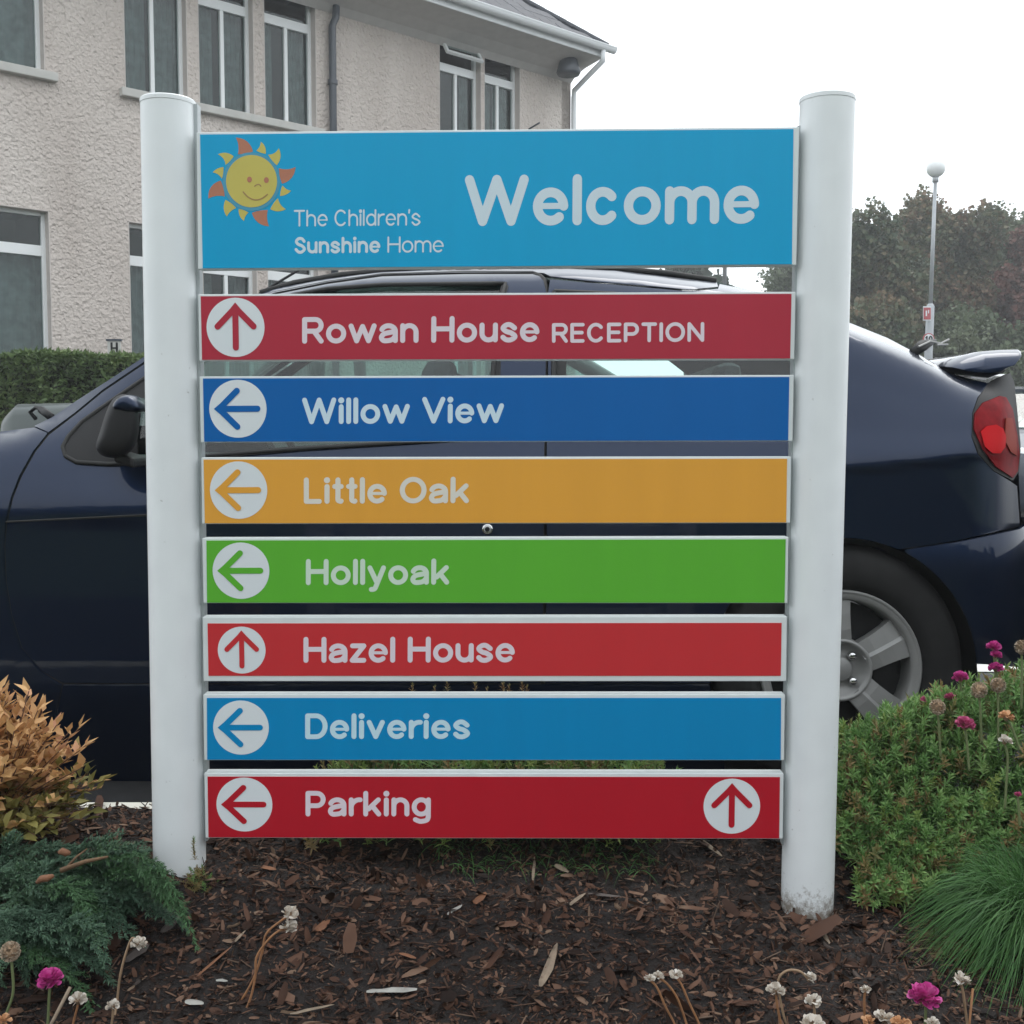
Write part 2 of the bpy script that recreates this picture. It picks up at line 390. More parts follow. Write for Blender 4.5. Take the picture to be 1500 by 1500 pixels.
# old bracket lamp under the eaves
lb = empty('wall_lamp', 'old dark bracket lamp fixed high on the house wall under the eaves', 'lamp')
bc = W(6.02, 5.0)
MB().tube([bc, bc + N_ * .40, bc + N_ * .46 + Vector((0, 0, .12)), bc + N_ * .38 + Vector((0, 0, .24)), bc + N_ * .10 + Vector((0, 0, .20)), bc + Vector((0, 0, .05))], .022, 6).build('bracket', M_pipe, lb)
MB().lathe([(.03, .34), (.12, .28), (.19, .04), (.17, 0), (.0, .02)], bc + N_ * .36 + Vector((0, 0, -.24)), (0, 0, 1), 14).build('lamp_shade', M_pipe, lb, smooth=True)
MB().obox(bc + N_ * .003 - D_ * .06 - Vector((0, 0, .15)), D_ * .16, N_ * .05, (0, 0, .35)).build('mounting_plate', M_pipe, lb)
settle(lb, bc)
settle(house, (P0.x, P0.y, 0))

# ------------------------------------------------------------------ stroke lettering
def arc(cx, cy, rx, ry, a0, a1, n=16):
    return [(cx + rx * math.cos(R(a0 + (a1 - a0) * i / n)), cy + ry * math.sin(R(a0 + (a1 - a0) * i / n))) for i in range(n + 1)]
def spline(P, n=7):
    out = []
    for i in range(len(P) - 1):
        p0, p1, p2, p3 = P[max(i-1, 0)], P[i], P[i+1], P[min(i+2, len(P)-1)]
        for k in range(n):
            t = k / n; out.append(tuple(.5 * ((2*p1[j]) + (-p0[j]+p2[j])*t + (2*p0[j]-5*p1[j]+4*p2[j]-p3[j])*t*t + (-p0[j]+3*p1[j]-3*p2[j]+p3[j])*t**3) for j in (0, 1)))
    return out + [P[-1]]
def glyph(ch, s):
    """strokes (centre lines) inside outer box, cap height 1; returns (width, [strokes], [dots])"""
    h = s / 2; X = .745; T = 1 - h; XT = X - h
    def seg(*p): return [[p[i], p[i+1]] for i in range(len(p) - 1)]
    def archn(x0, x1, y0=None, bot=h):
        r = (x1 - x0) / 2; yc = XT - min(r, .26)
        return [(x0, yc)] + arc(x0 + r, yc, r, XT - yc, 180, 0, 14) + [(x1, bot)]
    o = lambda w_, b=0, Y=X: [arc(w_/2, Y/2, w_/2 - h, Y/2 - h, 90, 270), arc(w_/2, Y/2, w_/2 - h, Y/2 - h, -90, 90)]
    g = {}
    if ch == ' ': return .38, [], []
    if ch == 'W': w_ = 1.30; return w_, seg((h, T), (.36, h), (w_/2, T), (w_ - .36, h), (w_ - h, T)), []
    if ch == 'w': w_ = 1.04; return w_, seg((h, XT), (.30, h), (w_/2, XT - .02), (w_ - .30, h), (w_ - h, XT)), []
    if ch == 'V': w_ = .88; return w_, seg((h, T), (w_/2, h), (w_ - h, T)), []
    if ch == 'v': w_ = .68; return w_, seg((h, XT), (w_/2, h), (w_ - h, XT)), []
    if ch == 'y': w_ = .70; return w_, [[(h, XT), (w_/2, h + .02)]] + [[(w_ - h, XT), (w_/2 - .02, -.04)] , spline([(w_/2 - .02, -.04), (w_/2 - .08, -.15), (.15, -.17)])], []
    if ch == 'e':
        w_ = .72; return w_, [arc(w_/2, X/2, w_/2 - h, X/2 - h, 2, 312, 30), ('thin', [(h, X/2 + .01), (w_ - s*.42, X/2 + .01)])], []
    if ch == 'c': w_ = .68; return w_, [arc(w_/2, X/2, w_/2 - h, X/2 - h, 42, 318, 28)], []
    if ch == 'o': w_ = .75; return w_, o(w_), []
    if ch == 'l': return s, [[(h, h), (h, T)]], []
    if ch == 'I': return s, [[(h, h), (h, T)]], []
    if ch == 'i': return s * 1.12, [[(h * 1.12, h), (h * 1.12, XT)]], [(h * 1.12, 1 - .11, .115)]
    if ch == 'm': w_ = 1.10; m_ = w_ / 2; return w_, [[(h, h), (h, XT)], archn(h, m_), archn(m_, w_ - h)], []
    if ch == 'n': w_ = .68; return w_, [[(h, h), (h, XT)], archn(h, w_ - h)], []
    if ch == 'h': w_ = .68; return w_, [[(h, h), (h, T)], archn(h, w_ - h)], []
    if ch == 'u':
        w_ = .68; a = [(w_ - x, X - y) for x, y in archn(h, w_ - h)]
        return w_, [[(w_ - h, h), (w_ - h, XT)], a], []
    if ch == 'r': w_ = .46; return w_, [[(h, h), (h, XT)], arc(.40, XT - .30, .40 - h, .30, 175, 84, 10)], []
    if ch == 'a':
        w_ = .70
        return w_, [arc(w_/2 + .0, XT - .21, w_/2 - h, .21, 160, 60, 10) + arc(w_/2, XT - .21, w_/2 - h, .21, 50, 0, 5) + [(w_ - h, h)],
                    spline([(w_ - h, .435), (.40, .40), (.18, .34), (h, .21), (.17, h + .005), (.34, h), (.50, .14), (w_ - h, .26)])], []
    if ch == 's':
        w_ = .64; return w_, [spline([(w_ - h - .02, .535), (w_/2 + .05, XT), (w_/2 - .1, XT - .005), (h + .01, .53), (.22, .41), (.40, .35), (w_ - h, .215), (w_/2 + .08, h + .002), (w_/2 - .1, h + .005), (h + .01, .19)])], []
    if ch == 'S':
        w_ = .74; return w_, [spline([(w_ - h - .02, .74), (w_/2 + .12, T - .01), (w_/2 - .1, T), (h + .02, .74), (.24, .57), (.50, .46), (w_ - h, .27), (w_/2 + .1, h + .005), (w_/2 - .1, h), (h, .25)])], []
    if ch == 'k': w_ = .68; return w_, [[(h, h), (h, T)], [(w_ - h - .02, XT), (.20, .29)], [(.34, .41), (w_ - h, h)]], []
    if ch == 't': w_ = .42; return w_, [[(.21, .90), (.21, .25)], spline([(.21, .27), (.215, .14), (.30, h), (w_ - h, h + .01)]), [(h, XT), (w_ - h, XT)]], []
    if ch == 'z': w_ = .62; return w_, seg((h + .01, XT), (w_ - h, XT), (h, h), (w_ - h, h)), []
    if ch == 'g':
        w_ = .72; return w_, o(w_) + [[(w_ - h, XT), (w_ - h, -.02)], spline([(w_ - h, -.02), (w_ - h - .06, -.14), (w_/2 - .03, -.19), (h + .05, -.12)])], []
    if ch == 'd': w_ = .72; return w_, o(w_) + [[(w_ - h, h), (w_ - h, T)]], []
    if ch == 'R': w_ = .80; r = (T - .47) / 2; return w_, [[(h, h), (h, T)], [(h, T), (w_ - h - r, T)], [(h, .47), (w_ - h - r, .47)], arc(w_ - h - r, (T + .47) / 2, r, r, -90, 90, 12), [(w_ - .36, .47), (w_ - h, h)]], []
    if ch == 'P': w_ = .76; r = (T - .42) / 2; return w_, [[(h, h), (h, T)], [(h, T), (w_ - h - r, T)], [(h, .42), (w_ - h - r, .42)], arc(w_ - h - r, (T + .42) / 2, r, r, -90, 90, 12)], []
    if ch == 'D': w_ = .84; r = T - .5; return w_, [[(h, h), (h, T)], [(h, T), (w_ - h - .34, T)], [(h, h), (w_ - h - .34, h)], arc(w_ - h - .34, .5, .34, r, -90, 90, 16)], []
    if ch == 'H': w_ = .86; return w_, [[(h, h), (h, T)], [(w_ - h, h), (w_ - h, T)], [(h, .52), (w_ - h, .52)]], []
    if ch == 'L': w_ = .66; return w_, [[(h, h), (h, T)], [(h, h), (w_ - h, h)]], []
    if ch == 'E': w_ = .72; return w_, [[(h, h), (h, T)], [(h, h), (w_ - h, h)], [(h, T), (w_ - h, T)], [(h, .51), (w_ - h - .05, .51)]], []
    if ch == 'T': w_ = .78; return w_, [[(w_/2, h), (w_/2, T)], [(h, T), (w_ - h, T)]], []
    if ch == 'N': w_ = .84; return w_, [[(h, h), (h, T)], [(w_ - h, h), (w_ - h, T)], [(h, T), (w_ - h, h)]], []
    if ch == 'O': w_ = .98; return w_, o(w_, 0, 1.0), []
    if ch == 'C': w_ = .88; return w_, [arc(w_/2, .5, w_/2 - h, .5 - h, 42, 318, 28)], []
    if ch == "'": return s * .9, [[(s * .45, T), (s * .3, T - .17)]], []
    if ch == '0': w_ = .68; return w_, o(w_, 0, 1.0), []
    if ch == '1': w_ = .4; return w_, [[(w_ - h, h), (w_ - h, T)], [(w_ - h, T), (h, T - .2)]], []
    raise KeyError(ch)
def strokepoly(pts, h, caps=7):
    n = len(pts); Lf = []; Rt = []; nr = []
    for i in range(n):
        a = pts[max(i-1, 0)]; b = pts[min(i+1, n-1)]; dx, dy = b[0]-a[0], b[1]-a[1]; l = math.hypot(dx, dy) or 1
        nr.append((-dy / l, dx / l))
    for p, q in zip(pts, nr): Lf.append((p[0] + q[0]*h, p[1] + q[1]*h)); Rt.append((p[0] - q[0]*h, p[1] - q[1]*h))
    def cap(c, q, sgn):
        a0 = math.atan2(q[1], q[0]); return [(c[0] + h * math.cos(a0 - sgn * math.pi * k / caps), c[1] + h * math.sin(a0 - sgn * math.pi * k / caps)) for k in range(1, caps)]
    return Lf + cap(pts[-1], nr[-1], 1) + Rt[::-1] + cap(pts[0], (-nr[0][0], -nr[0][1]), 1)
def inpoly(x, y, P):
    c = False; j = len(P) - 1
    for i in range(len(P)):
        if (P[i][1] > y) != (P[j][1] > y) and x < (P[j][0] - P[i][0]) * (y - P[i][1]) / (P[j][1] - P[i][1]) + P[i][0]: c = not c
        j = i
    return c
def union(polys):
    vs = []; fs = []
    for P in polys:
        b = len(vs); vs += [Vector(p) for p in P]; fs.append(list(range(b, b + len(P))))
    r = delaunay_2d_cdt(vs, [], fs, 0, 1e-5)
    V = [tuple(v) for v in r[0]]; T = []
    for t in r[2]:
        cx = sum(V[i][0] for i in t) / 3; cy = sum(V[i][1] for i in t) / 3
        if any(inpoly(cx, cy, P) for P in polys): T.append(tuple(t))
    return V, T
def textmesh(txt, s=.19, sp=.085):
    """returns width, verts, tris; s may vary inside by (text, s) runs"""
    runs = txt if isinstance(txt, list) else [(txt, s)]
    x = 0; V = []; T = []; first = True
    for tx, ss in runs:
        for ch in tx:
            w_, st, dots = glyph(ch, ss)
            if not first and ch != ' ': x += sp
            first = False
            if st:
                polys = [strokepoly(p[1], ss * .31) if p[0] == 'thin' else strokepoly(p, ss / 2) for p in st] + [arc(a, b, c, c, 0, 345, 15) for a, b, c in dots]
                v_, t_ = union(polys); b = len(V); V += [(a + x, c) for a, c in v_]; T += [tuple(i + b for i in t) for t in t_]
            x += w_
    return x, V, T

# ------------------------------------------------------------------ the sign
SK = .0175
def S(px, py, off=0):           # point on the sign's face plane, off = metres towards the viewer
    d = ray(px, py); s = (1.985 - off) / (d[1] + SK * d[0])
    return Vector((d[0] * s, d[1] * s, H + d[2] * s))
FN = Vector((-SK, -1, 0)).normalized()
def postmat():
    m = mat('white_post_paint', (.735, .762, .77), .38, coat=.15, coatr=.2, bump=.05, bscale=400)
    t = m.node_tree; b = t.nodes['Principled BSDF']
    g = t.nodes.new('ShaderNodeNewGeometry'); sx = t.nodes.new('ShaderNodeSeparateXYZ'); n = t.nodes.new('ShaderNodeTexNoise')
    n.inputs['Scale'].default_value = 70; n.inputs['Detail'].default_value = 9; n.inputs['Roughness'].default_value = .75
    t.links.new(g.outputs['Position'], n.inputs['Vector']); t.links.new(g.outputs['Position'], sx.inputs[0])
    ma = t.nodes.new('ShaderNodeMath'); ma.operation = 'MULTIPLY_ADD'; ma.inputs[1].default_value = .24; ma.inputs[2].default_value = -.088
    t.links.new(n.outputs[0], ma.inputs[0])
    gt = t.nodes.new('ShaderNodeMapRange'); su = t.nodes.new('ShaderNodeMath'); su.operation = 'SUBTRACT'
    t.links.new(ma.outputs[0], su.inputs[0]); t.links.new(sx.outputs['Z'], su.inputs[1])
    gt.inputs['From Min'].default_value = -.02; gt.inputs['From Max'].default_value = .03; gt.inputs['To Max'].default_value = .9; t.links.new(su.outputs[0], gt.inputs['Value'])
    n2 = t.nodes.new('ShaderNodeTexNoise'); n2.inputs['Scale'].default_value = 14; t.links.new(g.outputs['Position'], n2.inputs['Vector'])
    r2 = t.nodes.new('ShaderNodeValToRGB'); r2.color_ramp.elements[0].position = .35; r2.color_ramp.elements[1].position = .7
    r2.color_ramp.elements[0].color = (.695, .72, .73, 1); r2.color_ramp.elements[1].color = (.74, .767, .775, 1); t.links.new(n2.outputs[0], r2.inputs[0])
    x = t.nodes.new('ShaderNodeMix'); x.data_type = 'RGBA'; x.inputs['B'].default_value = (.16, .13, .10, 1)
    t.links.new(r2.outputs[0], x.inputs['A']); t.links.new(gt.outputs[0], x.inputs['Factor'])
    n5 = t.nodes.new('ShaderNodeTexNoise'); n5.inputs['Scale'].default_value = 95; n5.inputs['Detail'].default_value = 2; t.links.new(g.outputs['Position'], n5.inputs['Vector'])
    m5 = t.nodes.new('ShaderNodeMapRange'); m5.inputs['From Min'].default_value = .74; m5.inputs['From Max'].default_value = .80; m5.inputs['To Max'].default_value = .5; t.links.new(n5.outputs[0], m5.inputs['Value'])
    x2 = t.nodes.new('ShaderNodeMix'); x2.data_type = 'RGBA'; x2.inputs['B'].default_value = (.25, .24, .22, 1)
    t.links.new(m5.outputs[0], x2.inputs['Factor']); t.links.new(x.outputs['Result'], x2.inputs['A']); t.links.new(x2.outputs['Result'], b.inputs['Base Color'])
    return m
M_post = postmat()
M_alu = mat('panel_aluminium', (.66, .70, .70), .4, coat=.1, var=.08, vscale=20)
M_chan = mat('grey_channel', (.38, .41, .42), .45, metal=.3)
M_white = mat('white_vinyl', (.66, .70, .72), .5, var=.05, vscale=6)
sign = empty('wayfinding_sign', 'tall wayfinding sign with eight coloured strips between two white round posts', 'sign')
def post(tx, ty, bx, by, zb):
    a = at(tx, ty, 2.012 - SK * (tx - 750) / 825); b = at(bx, by, 2.012 - SK * (bx - 750) / 825)
    ax = (a - b).normalized(); base = b - ax * .15; Ln = (a - base).length; r = .0468
    p = MB(); p.lathe([(r, 0), (r, Ln * .5), (r, Ln - .009)], base, ax, 64); o = p.build('post', M_post, sign, smooth=True)
    q = MB(); q.lathe([(r - .001, Ln - .010), (r + .0008, Ln - .0085), (r + .0008, Ln - .002), (r - .001, Ln), (0, Ln + .001)], base, ax, 64)
    q.build('post_cap', M_post, o, smooth=False)
post(246, 147, 263.5, 1275, 0); post(1212, 143, 1182, 1335, 0)
# channels that carry the strips
for (x0, y0, x1, y1, wd) in ((286.3, 152, 301.0, 1232, 2.6), (1171.5, 184, 1148.5, 1238, 2.6)):
    a, b = S(x0, y0, -.022), S(x1, y1, -.022); mb = MB(); ex = Vector((wd / 825, 0, 0))
    mb.add([a - ex, a + ex, b + ex, b - ex, a - ex - FN*.02, a + ex - FN*.02, b + ex - FN*.02, b - ex - FN*.02], [(3,2,1,0), (4,5,6,7), (0,1,5,4), (1,2,6,5), (2,3,7,6), (3,0,4,7)])
    mb.build('channel', M_chan, sign)
def quadbox(name, corners, off, depth, m, parent, bevel=0):
    """corners px TL,TR,BR,BL on the face plane, front at off, thickness depth"""
    fr = [S(x, y, off) for x, y in corners]; bk = [p - FN * depth for p in fr]
    mb = MB().add(fr + bk, [(3,2,1,0), (4,5,6,7), (0,1,5,4), (1,2,6,5), (2,3,7,6), (3,0,4,7)])
    return mb.build(name, m, parent, bevel=bevel)
def facemat(name, c):
    m = mat(name, c, .42, coat=.08, coatr=.25, bump=.03, bscale=300, var=.045, vscale=3, spec=.22, detail=6)
    t = m.node_tree; ns = [n for n in t.nodes if n.type == 'TEX_NOISE' and n.inputs['Scale'].default_value == 3][0]; mp = t.nodes.new('ShaderNodeMapping'); mp.inputs['Scale'].default_value = (9, 9, .9)
    src = ns.inputs['Vector'].links[0].from_socket; t.links.new(src, mp.inputs[0]); t.links.new(mp.outputs[0], ns.inputs['Vector']); return m
def flat(name, V, T, fn, m, parent):
    pts = [fn(x, y) for x, y in V]; o = mk(name, pts, T, m, parent)
    # make sure it faces the viewer
    me = o.data
    if me.polygons and me.polygons[0].normal.dot(FN) < 0: me.flip_normals()
    return o
def textfn(x0, x1, base, top, width, slope, off):
    P = S(x0, base, off); Q = S(x1, base + slope * (x1 - x0), off); U = S(x0, top, off)
    return lambda a, b: P + (Q - P) * (a / width) + (U - P) * b
def shift(a, b):   # fit measured slope of the panels
    return -.0103 + (a - 192) * 1.05e-5
LT = .0013
def lettering(panel, txt, x0, x1, base, top, m, s=.19, sp=.085, name='lettering'):
    w_, V, T = textmesh(txt, s, sp); sl = shift(base, 0)
    return flat(name, V, T, textfn(x0, x1, base, top, w_, sl, LT), m, panel)
def disc(panel, cx, cy, r, face, direction):
    def fn(a, b, o): return S(cx, cy, o) + (S(cx + 1, cy + shift(cy, 0), o) - S(cx, cy, o)) * a + Vector((0, 0, 1)) * (b / 825 * 1.0)
    V = arc(0, 0, r, r, 0, 352.5, 47); d = flat('arrow_disc', V, [tuple(range(len(V)))], lambda a, b: fn(a, b, LT), M_white, panel)
    h = r * .105; q = r * .60
    st = [[(0, r * .62), (0, -r * .68)], [(0, r * .66), (-r * .62, r * .03)], [(0, r * .66), (r * .62, r * .03)]]
    polys = [strokepoly(p, h) for p in st] + [[(0, r * .84), (-r * .17, r * .64), (0, r * .45), (r * .17, r * .64)], [(0, r * .66), (-r * .32, r * .30), (0, r*.28), (r * .32, r * .30)]][:1]
    V, T = union(polys)
    if direction == 'left': V = [(-b, a) for a, b in V]
    flat('arrow', V, T, lambda a, b: fn(a, b, LT + .0008), face, panel)
panels = [
 # colour, face TL,TR,BR,BL, frame lefts (top,bottom), frame rights, top lip, bottom lip
 ('welcome', (.001, .33, .60), [(293,197),(1162.4,189),(1160,387),(297,393)], (287.8, 290), (1171, 1166.5), 3.2, 1.2),
 ('rowan', (.40, .028, .050), [(294,434),(1159.5,430.4),(1157.5,525),(296,527)], (290, 292), (1165.5, 1163.5), 3, 1.5),
 ('willow', (.0005, .108, .37), [(297.2,554.4),(1156.3,552.2),(1154.6,645),(299.2,647)], (292, 294), (1163, 1161), 3, 1.2),
 ('oak', (.71, .335, .045), [(298.2,673.3),(1153,672),(1151.7,765.2),(300,766.5)], (294.5, 296), (1159, 1157.5), 3.2, 1.0),
 ('holly', (.10, .40, .032), [(302.3,791.8),(1151,790),(1149.3,882.7),(303.3,882.7)], (296, 298), (1155.2, 1153.5), 3.4, .8),
 ('hazel', (.52, .030, .036), [(304,913.3),(1145,912.5),(1143.8,990),(305.4,990)], (296.5, 298), (1153, 1151.7), 9.5, 8),
 ('deliveries', (.0005, .22, .48), [(303,1022.5),(1144.3,1022.5),(1143.6,1113),(303.5,1112.8)], (297.5, 299), (1150, 1148.6), 5, .8),
 ('parking', (.42, .010, .022), [(304,1137.7),(1142.5,1138.4),(1141.4,1228),(305.4,1226.5)], (299, 301), (1148, 1146.6), 5.2, 1.0)]
PN = {}
for nm, c, q, (l0, l1), (r0, r1), tl, bl in panels:
    fr = [(l0, q[0][1] - tl), (r0, q[1][1] - tl), (r1, q[2][1] + bl), (l1, q[3][1] + bl)]
    p = quadbox('panel', fr, 0, .026, M_alu, sign, bevel=.0012)
    m = facemat('face_' + nm, c); quadbox('panel_face', q, .001, .004, m, p)
    PN[nm] = (p, m)
tint = lambda c: mat('vinyl_' + str(round(c[0]*100)), c, .5)
V_w = tint((.56, .66, .72)); V_r = tint((.68, .60, .65)); V_b = tint((.55, .68, .76)); V_o = tint((.66, .63, .56)); V_g = tint((.55, .67, .55)); V_d = tint((.5, .68, .76))
S1 = .187
lettering(PN['welcome'][0], 'Welcome', 681, 1111.5, 331.5, 256.5, V_w, .19, .085)
lettering(PN['welcome'][0], "The Children's", 430.5, 616, 332, 307.5, V_w, .12, .10)
lettering(PN['welcome'][0], [("Sunshine", .185), (' ', .1), ("Home", .115)], 431.5, 650, 371.5, 347.5, V_w, .17, .085)
lettering(PN['rowan'][0], 'Rowan House', 442.5, 790, 503.5, 464.5, V_r, S1)
lettering(PN['rowan'][0], 'RECEPTION', 808.5, 1031.5, 502.3, 473.3, V_r, .18, .12)
lettering(PN['willow'][0], 'Willow View', 442.5, 738, 621.5, 582.5, V_b, S1)
lettering(PN['oak'][0], 'Little Oak', 445, 687, 738.2, 699.3, V_o, S1)
lettering(PN['holly'][0], 'Hollyoak', 448, 658, 857.2, 818.8, V_g, S1)
lettering(PN['hazel'][0], 'Hazel House', 444.5, 754, 971, 933, V_r, S1)
lettering(PN['deliveries'][0], 'Deliveries', 447, 688.5, 1082.7, 1045, V_d, S1)
lettering(PN['parking'][0], 'Parking', 447.5, 631, 1196, 1158.5, V_r, S1)
for nm, cx, cy, r, d in (('rowan', 345, 479.5, 42.5, 'up'), ('willow', 348.5, 598.8, 42, 'left'), ('oak', 349.5, 718, 42, 'left'), ('holly', 353, 836, 41.6, 'left'),
                        ('hazel', 354, 952.3, 35, 'up'), ('deliveries', 353, 1065.8, 40.8, 'left'), ('parking', 358, 1178.5, 41, 'left'), ('parking', 1072, 1181, 41.5, 'up')):
    disc(PN[nm][0], cx, cy, r, PN[nm][1], d)
# sun logo (px coordinates measured on the Welcome strip)
M_yel = mat('logo_yellow', (.52, .44, .09), .5, var=.05, vscale=30); M_org = mat('logo_orange', (.42, .16, .09), .5, var=.05, vscale=30); M_ring = mat('logo_ring_blue', (.05, .28, .42), .5); M_line = mat('logo_line', (.32, .19, .07), .5)
def Z7(x, y): return (280 + x / 8.333, 190 + y / 8.333)      # zoom measurement to photo px
def pxflat(name, P, m, off):
    # P photo px polygon -> triangulated
    V, T = union([[(x, -y) for x, y in P]]); flat(name, V, T, lambda a, b: S(a, -b, off), m, PN['welcome'][0])
def bulge(P, ks):
    out = []
    for i, (p, k) in enumerate(zip(P, ks)):
        q = P[(i + 1) % len(P)]; dx, dy = q[0]-p[0], q[1]-p[1]
        for j in range(6):
            t = j / 6; b = 4 * k * t * (1 - t); out.append((p[0] + dx*t + dy*b, p[1] + dy*t - dx*b))
    return out
rays = [((545,95),(755,265),(570,300),1,.18,-.1), ((850,145),(910,295),(795,255),0,.15,-.12), ((1070,225),(1045,435),(940,305),0,.16,-.15),
        ((1275,455),(1110,660),(1070,470),1,.17,-.1), ((1220,745),(1085,810),(1115,680),0,.1,-.1), ((1155,970),(965,970),(1060,835),0,.14,-.12),
        ((950,1180),(740,1015),(935,980),1,.17,-.08), ((645,1115),(580,965),(700,1010),0,.14,-.1), ((435,1060),(420,855),(550,955),0,.15,-.1),
        ((210,840),(360,620),(410,815),1,.2,-.1), ((262,520),(395,455),(375,600),0,.1,-.12), ((325,300),(520,325),(420,430),0,.16,-.15)]
cx7, cy7 = 737, 628
for tip, a, b, o, k1, k2 in rays:
    pxflat('logo_ray', [Z7(*p) for p in bulge([tip, a, b], [k1, 0.05, k2])], M_org if o else M_yel, LT)
pxflat('logo_ring', [Z7(*p) for p in arc(cx7 - 2, cy7 + 6, 352, 358, 0, 352, 47)], M_ring, LT + .0003)
pxflat('logo_disc', [Z7(*p) for p in arc(cx7, cy7, 312, 320, 0, 352, 47)], M_yel, LT + .0007)
for ex, ey in ((712, 608), (918, 615)): pxflat('logo_eye', [Z7(*p) for p in arc(ex, ey, 30, 36, 0, 345, 23)], M_org, LT + .0011)
pxflat('logo_smile', [Z7(*p) for p in strokepoly(spline([(635, 760), (700, 825), (780, 856), (860, 840), (930, 790)]), 8)], M_line, LT + .0011)
pxflat('logo_nose', [Z7(*p) for p in strokepoly(spline([(775, 690), (800, 672), (830, 668), (852, 690)]), 7)], M_line, LT + .0011)
settle(sign, (0, 2.0, bedz(0, 2.0)))
# ------------------------------------------------------------------ the dark blue coupe
M_paint = mat('navy_paint', (.0075, .0155, .038), .36, metal=.75, coat=1, coatr=.03, bump=.012, bscale=900, spec=.08)
M_paint.node_tree.nodes['Principled BSDF'].inputs['Coat IOR'].default_value = 1.34
M_black = mat('black_plastic', (.010, .010, .011), .55, spec=.3)
M_rubber = mat('black_rubber', (.012, .012, .012), .7)
M_tyre = mat('tyre_rubber', (.016, .016, .016), .85, var=.3, vscale=20, spec=.2)
M_alloy = mat('alloy_wheel', (.24, .24, .235), .5, metal=.3, var=.1, vscale=12)
M_cgl = glassmat('tinted_car_glass', (.74, .88, .84), 1, 1.5)
M_interior = mat('car_interior', (.05, .055, .055), .85)
M_seat = mat('seat_fabric', (.035, .042, .05), .9, var=.3, vscale=30)
M_lensr = mat('red_lens', (.42, .005, .008), .45, spec=.05); M_lensd = mat('dark_red_lens', (.20, .006, .010), .45, spec=.06, var=.4, vscale=40); M_lenso = mat('amber_lens', (.22, .022, .010), .45, spec=.06)
M_chrome = mat('chrome', (.6, .6, .6), .15, metal=1)
YC = 2.79; YM = YC + .85
stx = [-420, -260, 0, 75, 215, 400, 560, 800, 1050, 1240, 1350, 1420, 1460, 1490, 1560]
srow = {
 -420: ([1150,1070,1010,900,815,800,760,745,730,715], [.16,.1,.07,.06,.06,.06,.08,.10,.14,.24]),
 -260: ([1150,1060,1003,900,800,786,715,695,680,662], [.13,.06,.03,.012,.01,.008,.05,.08,.12,.2]),
 0:    ([1150,1060,1003,900,776,765,690,665,648,635], [.12,.05,.022,.010,.004,0,.03,.05,.08,.13]),
 75:   ([1150,1060,1003,900,773,762,683,650,628,613], [.12,.05,.022,.010,.004,0,.035,.065,.10,.14]),
 215:  ([1150,1060,1003,900,766,754,677,600,548,521], [.12,.05,.022,.010,.004,0,.045,.10,.15,.19]),
 400:  ([1150,1060,1003,900,758,747,662,540,440,423], [.12,.05,.022,.010,.004,0,.050,.14,.25,.34]),
 560:  ([1150,1060,1003,900,750,738,650,520,413,397], [.12,.05,.022,.010,.004,0,.055,.15,.27,.37]),
 800:  ([1150,1060,1003,900,733,721,641,512,407,391], [.12,.05,.022,.010,.004,0,.055,.15,.27,.37]),
 1050: ([1150,1060,1003,900,714,702,632,520,430,413], [.12,.05,.022,.010,.004,0,.05,.13,.23,.36]),
 1240: ([1150,1060,1003,900,698,687,625,560,494,469], [.12,.05,.022,.008,.004,0,.035,.07,.12,.36]),
 1350: ([1150,1060,1003,900,688,676,630,590,541,517], [.12,.05,.022,.010,.004,0,.03,.06,.11,.36]),
 1420: ([1150,1060,1003,900,680,668,630,600,572,553], [.14,.07,.03,.014,.008,.004,.03,.055,.10,.22]),
 1460: ([1150,1060,1003,900,676,664,630,605,580,555], [.20,.12,.065,.05,.045,.04,.055,.075,.12,.19]),
 1490: ([1150,1060,1003,900,672,660,630,605,575,548], [.30,.22,.16,.15,.15,.14,.15,.17,.21,.28]),
 1560: ([1150,1060,1003,900,668,656,628,600,570,545], [.55,.5,.46,.45,.45,.44,.45,.47,.5,.55])}
def pchip(xs, ys):
    n = len(xs); h = [xs[i+1]-xs[i] for i in range(n-1)]; d = [(ys[i+1]-ys[i])/h[i] for i in range(n-1)]; m = [0]*n
    m[0] = d[0]; m[-1] = d[-1]
    for i in range(1, n-1):
        if d[i-1]*d[i] <= 0: m[i] = 0
        else: w1 = 2*h[i]+h[i-1]; w2 = h[i]+2*h[i-1]; m[i] = (w1+w2)/(w1/d[i-1]+w2/d[i])
    def f(x):
        if x <= xs[0]: return ys[0] + max(-1, min(1, m[0]))*max(x-xs[0], -.05)
        if x >= xs[-1]: return ys[-1] + max(-1, min(1, m[-1]))*min(x-xs[-1], .05)
        lo = 0
        while x > xs[lo+1]: lo += 1
        t = (x-xs[lo])/h[lo]
        return ys[lo]*(1+2*t)*(1-t)**2 + h[lo]*m[lo]*t*(1-t)**2 + ys[lo+1]*t*t*(3-2*t) + h[lo]*m[lo+1]*t*t*(t-1)
    return f
NR = 10
def pxpt(px, py, ins):
    return at(px, py, YC + ins)
RX, RZ, RI = [], [], []
for r_ in range(NR):
    pts = [pxpt(x_, srow[x_][0][r_], srow[x_][1][r_]) for x_ in stx]
    # order rows by X of the flank so that every row is a function of X
    xs = [at(x_, 640, YC).x for x_ in stx]
    xr = [p.x for p in pts]; RZ.append(pchip(xr, [p.z for p in pts])); RI.append(pchip(xr, [srow[x_][1][r_] for x_ in stx]))
_cache = {}
